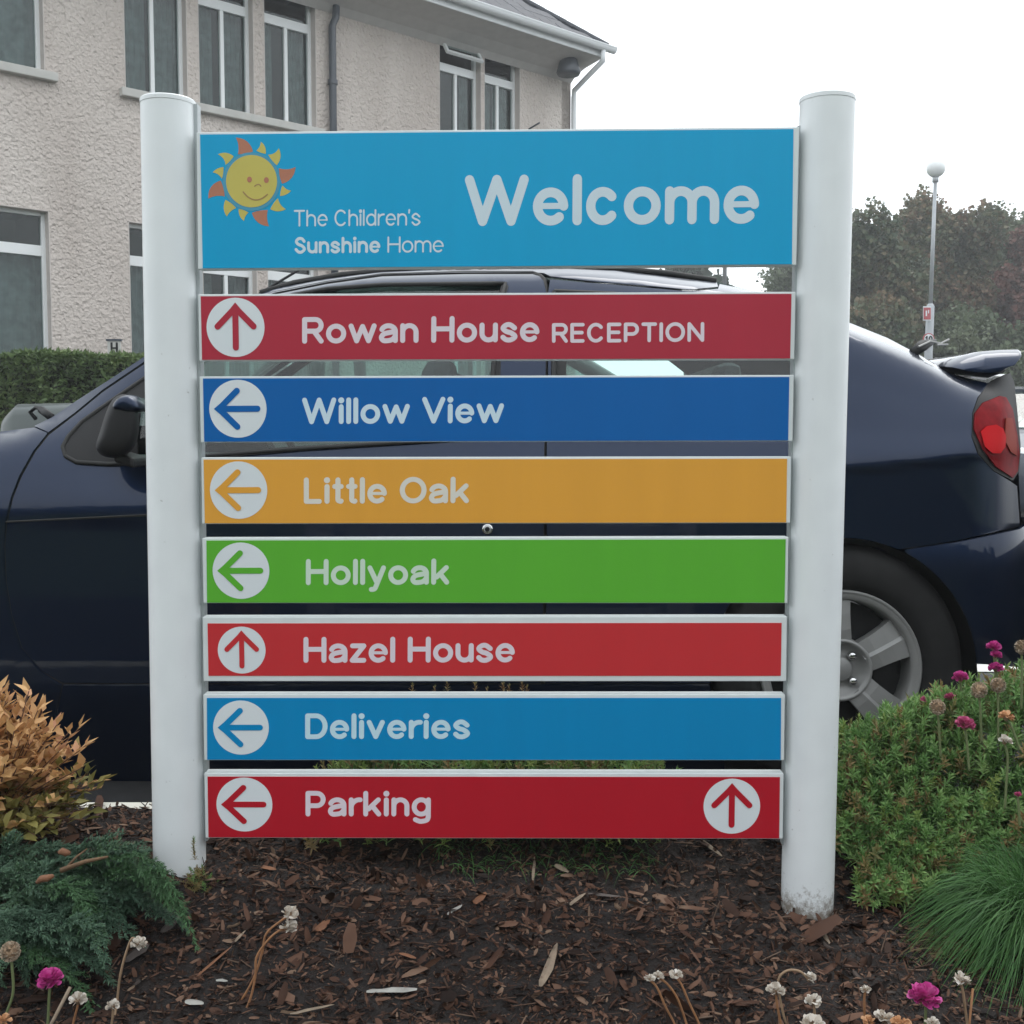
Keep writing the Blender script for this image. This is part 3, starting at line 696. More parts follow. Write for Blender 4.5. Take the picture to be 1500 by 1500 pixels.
def D(X, Z):
    k = round(X, 4)
    if k not in _cache:
        zs = [f(X) for f in RZ]; ii = [f(X) for f in RI]
        for i in range(1, NR):
            if zs[i] <= zs[i-1] + .002: zs[i] = zs[i-1] + .002
        _cache[k] = pchip(zs, ii)
    return YC + _cache[k](Z)
def sp(px, py, extra=0):
    Y = YC
    for _ in range(70):
        p = at(px, py, Y); Yn = D(p.x, p.z) + extra
        if abs(Yn - Y) < 1e-5: break
        Y = min(4.2, Y * .5 + Yn * .5)
    return at(px, py, Y)
def dens(P, closed=True, st=14):
    out = []; n = len(P)
    for i in range(n if closed else n - 1):
        a = P[i]; b = P[(i+1) % n]; l = math.hypot(b[0]-a[0], b[1]-a[1]); k = max(1, int(l / st))
        for j in range(k): out.append((a[0]+(b[0]-a[0])*j/k, a[1]+(b[1]-a[1])*j/k))
    if not closed: out.append(P[-1])
    return out
def cpanel(name, outline, m, parent, holes=(), extra=0, rim=.014, grid=16, Df=None, crown=None):
    """sheet-metal panel: outline and holes measured on the flank, lifted onto the body surface"""
    DD = Df or D
    def conv(p):
        Y = YC
        for _ in range(70):
            q = at(p[0], p[1], Y); Yn = DD(q.x, q.z) + extra
            if abs(Yn - Y) < 1e-5: break
            Y = min(4.2, Y * .5 + Yn * .5)
        return at(p[0], p[1], Y)
    loops = [[conv(p) for p in dens(o_)] for o_ in (outline, *holes)]
    L2 = [[(p.x, p.z) for p in lp] for lp in loops]
    vs = []; es = []
    for lp in L2:
        b = len(vs); vs += [Vector(p) for p in lp]; es += [(b+i, b+(i+1) % len(lp)) for i in range(len(lp))]
    x0 = min(p[0] for p in L2[0]); x1 = max(p[0] for p in L2[0]); z0 = min(p[1] for p in L2[0]); z1 = max(p[1] for p in L2[0])
    g = grid / 590
    i0 = int(x0 / g); 
    for i in range(i0 - 1, int(x1 / g) + 2):
        for j in range(int(z0 / g) - 1, int(z1 / g) + 2):
            q = (i * g, j * g)
            if inpoly(q[0], q[1], L2[0]) and not any(inpoly(q[0], q[1], h_) for h_ in L2[1:]):
                if min((q[0]-p[0])**2 + (q[1]-p[1])**2 for lp in L2 for p in lp) > (g * .35) ** 2: vs.append(Vector(q))
    r = delaunay_2d_cdt(vs, es, [], 0, 1e-6)
    V = [tuple(v) for v in r[0]]; T = []
    for t in r[2]:
        cx = sum(V[i][0] for i in t)/3; cy = sum(V[i][1] for i in t)/3
        if inpoly(cx, cy, L2[0]) and not any(inpoly(cx, cy, h_) for h_ in L2[1:]): T.append(tuple(t))
    P3 = [Vector((x_, DD(x_, z_) + extra, z_)) for x_, z_ in V]
    e = .004; NM = []
    for x_, z_ in V:
        dx = (DD(x_ + e, z_) - DD(x_ - e, z_)) / (2*e); dz = (DD(x_, z_ + e) - DD(x_, z_ - e)) / (2*e)
        NM.append(Vector((dx, -1, dz)).normalized())
    T2 = []
    for t in T:
        a, b, c = (P3[i] for i in t); T2.append(t if (b-a).cross(c-a).y < 0 else t[::-1])
    cnt = {}
    for t in T2:
        for i in range(3):
            a, b = t[i], t[(i+1) % 3]; cnt[(a, b)] = 1
    bnd = [(a, b) for (a, b) in cnt if (b, a) not in cnt]
    verts = list(P3); nm = list(NM); F_ = list(T2); mp = {}
    def dup(i, back):
        k = (i, back)
        if k not in mp: mp[k] = len(verts); verts.append(P3[i] + Vector((0, rim if back else 0, 0)) - (NM[i] * 0)); nm.append(None)
        return mp[k]
    for a, b in bnd: F_.append((dup(b, 0), dup(a, 0), dup(a, 1), dup(b, 1)))
    o = mk(name, verts, F_, m, parent, smooth=True)
    # rim verts get outward-ish normals in the plane
    for k in range(len(nm)):
        if nm[k] is None: nm[k] = Vector((0, -1, 0))
    try: o.data.normals_split_custom_set_from_vertices([tuple(n_) for n_ in nm])
    except Exception as ex: print('normals', ex)
    return o
car = empty('parked_car', 'dark navy three-door coupe with boot spoiler parked right behind the sign', 'car')
def wc(cx, cy, r, a0, a1, n=20): return arc(cx, cy, r, r, a0, a1, n)
gapL = [(215,528),(150,572),(110,605),(70,635),(50,660),(30,695),(17,728),(8,765),(5,800),(7,850),(15,900),(30,950),(60,985),(90,1001)]
wing = [(5,627),(70,616)] + [(x_-1.2, y_) for x_, y_ in gapL[3:]] + [(90,1010),(60,1085),(-50,1085)] + [(x_, y_) for x_, y_ in arc(-238, 984, 193, 193, 32, -212+0, 20)][:0]
wing = [(50,626),(69,634)] + [(x_-1.3, y_+.4) for x_, y_ in gapL[3:-1]] + [(88,1004),(75,1080),(-20,1085)] + [( -238 + 193*math.cos(R(a)), 984 - 193*math.sin(R(a))) for a in range(-28, 200, 12)] + [(-436,1010),(-440,760),(-440,722),(-400,705),(-260,664),(-100,645)]
cpanel('front_wing', wing, M_paint, car)
apil = [(50,624),(75,612),(115,585),(165,553),(215,520),(300,472),(370,434),(400,423),(480,408),(560,398),(680,393),(800,392),(900,396),(1050,414),(1052,420),(1010,424),(900,414.5),(860,411),(806,404.5),(797,400),(780,398.5),(680,399),(560,402),(480,413),(400,429),(300,481),(215,527),(150,571),(110,604),(71,633)]
cpanel('roof_rail', apil, M_paint, car, grid=10)
# black drip moulding on top of the rail
dm = MB(); P = [sp(x_, y_) for x_, y_ in ((380,431),(430,416),(500,404),(600,395),(700,391),(800,390.5),(900,395),(980,402),(1050,413))]
dm.tube([p + Vector((0, .012, .004)) for p in P], .009, 8); dm.build('roof_moulding', M_rubber, car, smooth=True)
dlo = [(96,668),(92,655),(100,640),(120,618),(145,600),(180,576),(215,552),(300,496),(380,452),(430,432),(480,423),(560,417),(740,415),(733,440),(727,500),(722,550),(720,600),(723,638),(700,641),(560,650),(430,658),(300,668),(215,677),(160,680),(112,677)]
door = [(216,530),(151,574),(111,607),(72,637),(52,662),(32.5,697),(19.5,729),(10.5,766),(7.5,800),(9.5,850),(17.5,900),(32.5,949),(62,983.5),(92,1000),(200,1001),(500,1001),(792,1001),(795,900),(796,780),(797,660),(799,560),(800,470),(800,428),(796,411),(790,404.5),(780,401.5),(680,401.5),(560,405),(480,416),(400,432),(300,484)]
dr = cpanel('door', door, M_paint, car, holes=[dlo])
def inset_poly(P, k):
    cx = sum(p[0] for p in P)/len(P); cy = sum(p[1] for p in P)/len(P); return [(cx+(x_-cx)*k, cy+(y_-cy)*k) for x_, y_ in P]
def band(name, P, wd, m, parent, extra=-.003, closed=True):
    pts = [sp(x_, y_, extra) for x_, y_ in dens(P, closed, 16)]
    if closed: pts.append(pts[0])
    return MB().tube(pts, wd, 6, cap=not closed).build(name, m, parent, smooth=True)
band('window_seal', dlo, .006, M_rubber, dr)
band('door_seal', door, .009, M_rubber, dr, extra=.020)
cpanel('door_glass', inset_poly(dlo, 1.004), M_cgl, dr, extra=.010, rim=.004)
sail = [(96,668),(92,655),(100,640),(120,618),(145,600),(180,576),(215,552),(222,560),(205,600),(200,640),(202,676),(160,680),(112,677)]
cpanel('mirror_base', sail, M_black, dr, extra=-.004, rim=.012)
cpanel('belt_trim', [(208,674),(300,664.5),(430,654),(560,647),(640,642.5),(640,646),(560,651),(430,661),(300,672),(208,680.5)], M_black, dr, extra=-.005, rim=.01)
cpanel('belt_molding', [(196,674),(300,670),(300,672),(196,677)], M_chrome, dr, extra=-.007, rim=.004)
cpanel('pillar_trim', [(740,415),(745,419),(739,440),(735,500),(733,550),(731,600),(734,638),(720,640),(716,600),(718,550),(723,500),(729,440),(734,418)], M_black, dr, extra=-.002, rim=.01)
MB().tube([sp(x_, y_, .001) for x_, y_ in dens([(9,764.5),(215,754.5),(400,747),(560,738)], False, 20)], .0028, 6).build('crease_groove', M_rubber, dr)
lk = sp(714, 775); dh = MB(); dh.lathe([(.0, -.006), (.011, -.006), (.014, -.003), (.015, .003)], lk, (0, 1, 0), 20); dh.build('door_lock', M_chrome, dr, smooth=True)
MB().lathe([(0, -.0075), (.006, -.0075), (.006, -.004)], lk, (0, 1, 0), 12).build('key_hole', M_black, dr)
hd = [sp(x_, y_) for x_, y_ in ((620,722),(640,715),(700,712),(730,716))]
MB().tube([hd[0], hd[1] + Vector((0,-.03,0)), hd[2] + Vector((0,-.03,0)), hd[3]], .012, 8).build('door_handle', M_paint, dr, smooth=True)
# mirror
mr = MB(); c0 = sp(180, 625); mc = Vector((at(178, 622, 2.70).x, 2.70, at(178, 622, 2.70).z))
prof = [(148,640),(142,655),(150,668),(170,672),(190,667),(205,650),(208,620),(205,595),(196,580),(183,576),(170,582),(160,598)]
fr = [at(x_, y_, 2.70) for x_, y_ in prof]; 
cxm = sum((p for p in fr), Vector()) / len(fr)
rings = [(0.55, -.055), (.82, -.045), (1.0, -.02), (1.02, .03), (.9, .075), (.5, .11)]
vs = []; fs = []; n = len(prof)
for s_, dy in rings:
    for p in fr: q = cxm + (p - cxm) * s_; vs.append(Vector((q.x + (dy + .02) * -.3, q.y + dy, q.z)))
for i in range(len(rings) - 1):
    for k in range(n): fs.append((i*n+k, i*n+(k+1) % n, (i+1)*n+(k+1) % n, (i+1)*n+k))
fs.append(tuple(range(n))[::-1]); fs.append(tuple((len(rings)-1)*n + k for k in range(n)))
mo = mk('door_mirror', vs, fs, M_black, dr, smooth=True); mo.modifiers.new('s', 'SUBSURF').levels = 1; mo.modifiers['s'].render_levels = 2
capv = [];
cp = [(160,600),(163,588),(172,580),(183,577),(195,581),(203,594),(205,600),(190,606),(172,601)]
fr2 = [at(x_, y_, 2.645) for x_, y_ in cp]; c2 = sum((p for p in fr2), Vector()) / len(fr2)
vs = []; n = len(cp)
for s_, dy in ((.5, -.008), (1.0, .002), (1.1, .05), (.9, .1)):
    for p in fr2: q = c2 + (p - c2) * s_; vs.append(Vector((q.x, q.y + dy, q.z)))
fs = [(i*n+k, i*n+(k+1) % n, (i+1)*n+(k+1) % n, (i+1)*n+k) for i in range(3) for k in range(n)] + [tuple(range(n))[::-1]]
mo2 = mk('mirror_cap', vs, fs, M_paint, mo, smooth=True); mo2.modifiers.new('s', 'SUBSURF').levels = 1
MB().obox(at(165, 662, 2.70), (.05, 0, -.015), (0, .12, 0), (0, 0, -.025)).build('mirror_arm', M_black, mo, bevel=.008)
# rear quarter
qwin = [(812,427),(900,431),(1000,443),(1090,474),(1160,515),(1200,556),(1205,580),(1190,606),(1100,622),(1000,628),(813,637),(811,560)]
archR = lambda a0, a1, r=196, n=20: [(1237 + r*math.cos(R(a0 + (a1-a0)*i/n)), 984 - r*math.sin(R(a0 + (a1-a0)*i/n))) for i in range(n+1)]
quarter = [(803,428),(806,409),(860,414),(900,417),(1010,427),(1052,423),(1054,416),(1110,427),(1160,440),(1240,471),(1300,495),(1345,517),(1375,536),(1400,550),(1425,557),(1447,561),(1432,582),(1424,605),(1423,640),(1432,665),(1455,690),(1480,705),(1490,712),(1494,772),(1440,784),(1400,793),(1330,803)] + archR(60, 178) + [(1041,1001),(900,1001),(795,1001),(798,900),(799,780),(800,660),(802,560)]
quarter = [(803,428),(806,409),(860,414),(900,417),(1010,427),(1052,423),(1054,416),(1110,427),(1160,440),(1240,471),(1300,495),(1345,519),(1375,536),(1400,550),(1425,557),(1447,561),(1432,582),(1424,605),(1423,640),(1432,665),(1455,690),(1480,705),(1490,712),(1494,771),(1440,783),(1400,792),(1326,803)] + archR(66, 185) + [(900,1001),(799,1001),(800,900),(801,780),(801,660),(803,560)]
qp = cpanel('rear_quarter', quarter, M_paint, car, holes=[qwin], grid=9)
band('window_seal', qwin, .007, M_rubber, qp); cpanel('quarter_glass', inset_poly(qwin, 1.004), M_cgl, qp, extra=.010, rim=.004)
cpanel('seal_strip', [(803,430),(814,428),(830,440),(829,640),(804,640),(804,560)], M_rubber, qp, extra=.006, rim=.004)
cpanel('sill', [(92,1004),(500,1004),(1040,1004),(1046,1040),(1060,1085),(1062,1146),(500,1149),(80,1148),(76,1084)], M_paint, car)
arch = MB()
def archstrip(cx, cy, r, a0, a1):
    vs = []; n = 24
    for i in range(n + 1):
        a = R(a0 + (a1-a0)*i/n); p = sp(cx + r*math.cos(a), cy - r*math.sin(a)); vs += [p, p + Vector((0, .25, 0))]
    return vs, [(2*i, 2*i+2, 2*i+3, 2*i+1) for i in range(n)]
for cx in (1237, -238): v, f = archstrip(cx, 984, 195, -30, 200); mk('wheel_arch', v, f, M_black, car, smooth=True)
# bumper
def DB(X, Z):
    z_ = max(0, min(1, (Z - .28) / .35)); base = D(min(X, 1.42), min(Z, .62)) if X < 1.0 else YC
    x0 = at(1395, 850, YC).x
    c = 0 if X < x0 else ((X - x0) / .42) ** 2.6 * .5
    low = max(0, (.36 - Z)) ** 1.3 * .55
    return YC - .012 + c + low + .02 * max(0, min(1, (Z - .52) / .12)) ** 2
bump = [(1331,806),(1400,795),(1440,787),(1494,775),(1504,768),(1545,752),(1600,745),(1640,750),(1650,900),(1610,968),(1500,975),(1415,975),(1431,960),(1433,984)] 
bump = [(1328,806),(1400,795),(1440,787),(1494,775),(1504,768),(1545,752),(1600,745),(1640,750),(1650,900),(1610,968),(1500,978),(1432,972)] + archR(5, 62, 197, 10)
cpanel('rear_bumper', bump, M_paint, car, Df=DB)
# rear lamp
DL = lambda X, Z: D(X, Z) - .004
sur = [(1447,562),(1462,554),(1480,546),(1486,560),(1490,600),(1495,650),(1493,690),(1484,704),(1456,690),(1433,665),(1424,640),(1425,606),(1433,583)]
lens = [(1428,606),(1440,590),(1465,580),(1474,582),(1484,600),(1491,640),(1494,665),(1491,690),(1484,700),(1460,684),(1440,658),(1427,628)]
su = cpanel('lamp_surround', sur, M_black, car, extra=-.001, grid=8)
tl = cpanel('tail_light', lens, M_lensd, car, extra=-.007, grid=7, rim=.01)
cpanel('brake_lens', [(1437,632),(1446,624),(1460,622),(1470,628),(1474,640),(1473,654),(1466,664),(1454,664),(1443,654)], M_lensr, tl, extra=-.014, grid=5, rim=.004)
cpanel('turn_lens', [(1474,612),(1483,612),(1489,640),(1490,668),(1481,662),(1472,645)], M_lenso, tl, extra=-.013, grid=6, rim=.004)
# top surfaces across the car
def top(px, py, v, crown):
    p = sp(px, py); q = Vector((p.x, 2*YM - p.y, p.z)); r_ = p.lerp(q, v); s_ = math.sin(math.pi * v) ** .8
    return r_ + Vector((0, 0, crown * s_)) 
def across(name, P, crown, m, nv=16, lift=0, thick=0, bow=0):
    vs = []; fs = []; P = dens(P, False, 20)
    for px, py in P:
        for j in range(nv + 1):
            q = top(px, py, j / nv, crown); vs.append(q + Vector((-bow * math.sin(math.pi * j / nv), 0, lift)))
    for i in range(len(P) - 1):
        for j in range(nv): fs.append((i*(nv+1)+j, (i+1)*(nv+1)+j, (i+1)*(nv+1)+j+1, i*(nv+1)+j+1))
    return mk(name, vs, fs, m, car, smooth=True)
across('bonnet', [(-440,722),(-400,705),(-260,664),(-100,645),(5,633),(48,626)], .012, M_paint)
across('windscreen', [(56,621),(75,612),(115,585),(165,553),(215,520),(300,472),(370,435)], .035, M_cgl, bow=.05)
across('roof', [(375,431),(430,416),(500,404),(600,395),(700,391),(800,390),(900,395),(1050,413)], .025, M_paint)
across('rear_window', [(1050,413),(1110,427),(1160,440),(1240,470),(1300,494),(1345,517)], -.01, M_cgl)
across('boot_lid', [(1343,518),(1375,536),(1400,549),(1425,556),(1447,561),(1480,548)], .015, M_paint)
# rear face
vs = []; fs = []; Pz = [(1480,548),(1490,600),(1492,690),(1496,770),(1500,860),(1500,970)]
across('tail_panel', Pz, 0, M_paint)
# black rubber at the rear window corner with wiper
mb = MB(); mb.tube([at(1337, 517, 3.05), at(1352, 506, 3.1), at(1370, 499, 3.2)], [.012, .016, .005], 8)
mb.build('wiper_blade', M_black, car, smooth=True)
MB().tube([at(1345, 508, 3.04), at(1362, 500, 3.1), at(1378, 503, 3.15), at(1390, 497, 3.2)], .0028, 6).tube([at(1372, 505, 3.1), at(1388, 504.5, 3.2)], .0028, 6).build('wiper_arm', M_alloy, car)
# spoiler: a wing lofted across the boot
wvs = []; wfs = []
sec_n = [(1380,537,0), (1388,531,.0), (1410,522,.0), (1435,515,0), (1465,512.5,0), (1491,512,0), (1491,516,.02), (1478,524,.03), (1464,538,.03), (1460,548,.02), (1440,557,.01), (1410,552,.0), (1388,544,0)]
ns = len(sec_n)
for v_ in [-.045, -.03, 0, .05, .12, .25, .4, .5, .6, .75, .88, .96, 1]:
    Yv = 3.02 + v_ * (2 * (YM - 3.02)); flatn = 1 - .55 * min(1, max(0, math.sin(math.pi * v_)) * 1.6)
    sc_ = {-.045: .25, -.03: .72}.get(v_, 1.0)
    for (x_, y_, dy) in sec_n:
        x_ = 1425 + (x_ - 1425) * (1 if sc_ == 1 else .5 + .5 * sc_); y_ = 545 + (y_ - 545) * sc_; p = at(x_, y_, 3.02 + dy); tp_ = at(1430, 516, 3.02); v0_ = v_; 
        wvs.append(Vector((p.x - .02 * math.sin(math.pi * v_), Yv, tp_.z + (p.z - tp_.z) * flatn + .004 * math.sin(math.pi * v_))))
for i in range(12):
    for k in range(ns): wfs.append((i*ns+k, (i+1)*ns+k, (i+1)*ns+(k+1) % ns, i*ns+(k+1) % ns))
wfs.append(tuple(range(ns))); wfs.append(tuple(12*ns + k for k in reversed(range(ns))))
spo = mk('spoiler', wvs, wfs, M_paint, car, smooth=False)
_m = spo.modifiers.new('b', 'BEVEL'); _m.width = .004; _m.segments = 3; _m.limit_method = 'ANGLE'; _m.angle_limit = R(40)
spo.data.polygons.foreach_set('use_smooth', [True] * len(spo.data.polygons))
spo.modifiers.new('w', 'WEIGHTED_NORMAL')
# far side copies of the flank
for o in list(car.children):
    if o.name.split('.')[0] in ('front_wing', 'roof_rail', 'door', 'rear_quarter', 'sill', 'rear_bumper', 'lamp_surround', 'tail_light', 'roof_moulding'):
        c = o.copy(); C.objects.link(c); c.parent = car; c.scale = (1, -1, 1); c.location = (0, 2 * YM, 0)
        for s_ in o.children:
            if s_.name.split('.')[0] in ('door_glass', 'quarter_glass', 'window_seal', 'mirror_base', 'seal_strip', 'pillar_trim'):
                d_ = s_.copy(); C.objects.link(d_); d_.parent = c
# wheels
WR = .318; RRm = .2035
def wheel(X, Yo, Zc, sgn):
    o = empty('tmp', None, None); o.name = 'wheel'; o.parent = car; 
    ax = (0, 1, 0)
    t = MB(); t.lathe([(RRm - .004, .03), (RRm + .004, .002), (RRm + .03, -.012), (WR - .03, -.004), (WR - .008, .02), (WR, .04), (WR, .16), (WR - .02, .19), (RRm, .19)], (0, 0, 0), ax, 56)
    t.build('tyre', M_tyre, o, smooth=True)
    r_ = MB(); r_.lathe([(RRm, .02), (RRm + .001, .004), (RRm - .003, -.001), (RRm - .007, .003), (RRm - .010, .004), (RRm - .020, .003), (RRm - .026, .014), (RRm - .030, .05), (RRm - .034, .16)], (0, 0, 0), ax, 64)
    # hub bowl
    r_.lathe([(.082, .03), (.080, .006), (.076, .002), (.071, .004), (.066, .016), (.055, .028), (.034, .030), (.032, .018), (.028, .014), (0, .014)], (0, 0, 0), ax, 40)
    rim_ = r_.build('rim', M_alloy, o, smooth=True)
    for k in range(5):
        a = R(28 + 72 * k); u = Vector((math.cos(a), 0, math.sin(a))); q = Vector((-math.sin(a), 0, math.cos(a)))
        def P_(rr, s_, y_): return u * rr + q * s_ + Vector((0, y_, 0))
        vs = []
        for rr, hw, y0 in ((.066, .039, .006), (.10, .041, .002), (.14, .046, .004), (.17, .052, .008), (RRm - .018, .060, .016)):
            vs += [P_(rr, -hw, y0 + .035), P_(rr, -hw, y0 + .004), P_(rr, -.004, y0), P_(rr, .004, y0 + .007), P_(rr, hw, y0 + .012), P_(rr, hw, y0 + .04)]
        fs = [(i*6+k2, (i+1)*6+k2, (i+1)*6+k2+1, i*6+k2+1) for i in range(4) for k2 in range(5)]
        mk('spoke', vs, fs, M_alloy, o, smooth=False)
    for k in range(4):
        a = R(-42 + 90 * k); MB().lathe([(0, .010), (.008, .010), (.011, .013), (.011, .028)], (.046 * math.cos(a), 0, .046 * math.sin(a)), ax, 10).build('wheel_nut', M_chrome, o, smooth=True)
    MB().lathe([(0, .06), (.17, .06)], (0, 0, 0), ax, 32).build('brake_disc', M_black, o)
    o.location = (X, Yo, Zc)
    if sgn < 0: o.rotation_euler = (0, 0, math.pi)
wz = .30
pw = at(1235, 984, YC)
for X in (pw.x, pw.x - 2.50):
    wheel(X, YC + .012, pw.z, 1); wheel(X, 2*YM - YC - .012, pw.z, -1)
# underbody, tub, dashboard, seats
ub = MB(); ub.box((-2.0, YC + .24, .12), (1.25, 2*YM - YC - .24, .22)); ub.build('floor_pan', M_rubber, car)
def liner(x0, x1, z0, z1, y0=.03):
    b = MB(); b.box((x0, YC + y0, z0), (x1, YC + y0 + .02, z1)); b.box((x0, 2*YM - YC - y0 - .02, z0), (x1, 2*YM - YC - y0, z1)); return b
for y_ in (YC + .075, 2*YM - YC - .095): MB().box((-1.12, y_, .2), (.52, y_ + .02, .70)).build('door_card', M_interior, car)
for y_ in (YC + .09, 2*YM - YC - .11): MB().box((-.02, y_, .58), (1.10, y_ + .02, .74)).build('rear_trim', M_interior, car)
MB().box((-1.32, YC + .1, .62), (-.95, 2*YM - YC - .1, .80)).build('dashboard', M_interior, car, bevel=.04)
MB().box((.95, YC + .12, .60), (1.18, 2*YM - YC - .12, .78)).build('parcel_shelf', M_interior, car, bevel=.02)
def seat(x_, y_, wd=.50, n2='seat'):
    b = MB(); b.obox((x_ - .28, y_ - wd/2, .32), (.5, 0, -.03), (0, wd, 0), (0, 0, .16)); b.obox((x_ + .16, y_ - wd/2, .40), (.13, 0, 0), (0, wd, 0), (.17, 0, .50)); b.obox((x_ + .345, y_ - wd*.27, .93), (.09, 0, 0), (0, wd*.54, 0), (.03, 0, .15))
    return b.build(n2, M_seat, car, bevel=.035)
seat(-.62, YM - .36); seat(-.62, YM + .36); seat(.22, YM, 1.2, 'rear_seat')
sw_ = MB(); cS = Vector((-.80, YM + .36, .80)); nS = Vector((.85, 0, .5)).normalized(); a1_ = Vector((0, 1, 0)); a2_ = nS.cross(a1_)
sw_.tube([cS + (a1_ * math.cos(t) + a2_ * math.sin(t)) * .18 for t in [2*math.pi*i/28 for i in range(29)]], .013, 8); sw_.tube([cS - a1_ * .18, cS + a1_ * .18], .018, 6)
sw_.build('steering_wheel', M_black, car, smooth=True)
MB().tube([at(380, 430, 3.5), at(442, 393, 3.55)], .004, 6).build('aerial', M_black, car)
# wiper at the foot of the windscreen
MB().tube([at(75, 611, 3.15), at(62, 599, 3.2), at(52, 597, 3.22), at(44, 604, 3.22), at(52, 613, 3.2)], .006, 6).tube([at(75, 611, 3.15), at(60, 600, 3.2)], .011, 6).build('windscreen_wiper', M_black, car, smooth=True)
settle(car, (0, YM, 0))
# ------------------------------------------------------------------ vegetation tools
def fast(name, V, Fc, m, parent=None, kind=None, smooth=False):
    V = np.asarray(V, dtype=np.float32); Fc = np.asarray(Fc, dtype=np.int32); k = Fc.shape[1]
    me = bpy.data.meshes.new(name); me.vertices.add(len(V)); me.vertices.foreach_set('co', V.ravel())
    me.loops.add(Fc.size); me.loops.foreach_set('vertex_index', Fc.ravel())
    me.polygons.add(len(Fc)); me.polygons.foreach_set('loop_start', np.arange(0, Fc.size, k, dtype=np.int32))
    if smooth: me.polygons.foreach_set('use_smooth', np.ones(len(Fc), dtype=bool))
    me.materials.append(m); me.update(calc_edges=True); me.validate()
    o = bpy.data.objects.new(name, me); C.objects.link(o)
    if parent: o.parent = parent
    if kind: o['kind'] = kind
    return o
def nrm(a): return a / np.maximum(np.linalg.norm(a, axis=-1, keepdims=True), 1e-9)
def scatter(T, TF, P, Dr, sc, up=None, roll=None):
    """T template verts (x right, y forward, z up) placed at P pointing along Dr"""
    T = np.asarray(T, float); TF = np.asarray(TF); P = np.asarray(P, float); Dr = nrm(np.asarray(Dr, float)); m = len(P)
    u = np.tile([0, 0, 1.], (m, 1)) if up is None else np.asarray(up, float)
    u = u + rng.normal(0, 1e-3, u.shape); s = nrm(np.cross(Dr, u)); u = np.cross(s, Dr)
    if roll is not None:
        c, n_ = np.cos(roll)[:, None], np.sin(roll)[:, None]; s, u = s * c + u * n_, u * c - s * n_
    sc = np.asarray(sc, float); sc = sc[:, None] if sc.ndim == 1 else sc
    if sc.shape[1] == 1: sc = np.repeat(sc, 3, 1)
    V = (P[:, None] + s[:, None] * (T[None, :, :1] * sc[:, None, 0:1]) + Dr[:, None] * (T[None, :, 1:2] * sc[:, None, 1:2]) + u[:, None] * (T[None, :, 2:3] * sc[:, None, 2:3]))
    Fc = TF[None] + (np.arange(m) * len(T))[:, None, None]
    return V.reshape(-1, 3), Fc.reshape(-1, TF.shape[1])
LEAF = [(0, 0, 0), (-.22, .38, .05), (0, .42, -.03), (.22, .38, .05), (0, 1, -.06)]; LEAFF = [(0, 2, 1), (0, 3, 2), (1, 2, 4), (2, 3, 4)]
NEED = [(-.06, 0, 0), (.06, 0, 0), (.07, .5, .03), (-.07, .5, .03), (0, 1, -.02)]; NEEDF = [(0, 1, 2), (0, 2, 3), (3, 2, 4)]
def rdir(n, zmin=-1, zmax=1):
    z = rng.uniform(zmin, zmax, n); a = rng.uniform(0, 2*math.pi, n); r = np.sqrt(1 - z*z); return np.stack([r*np.cos(a), r*np.sin(a), z], 1)

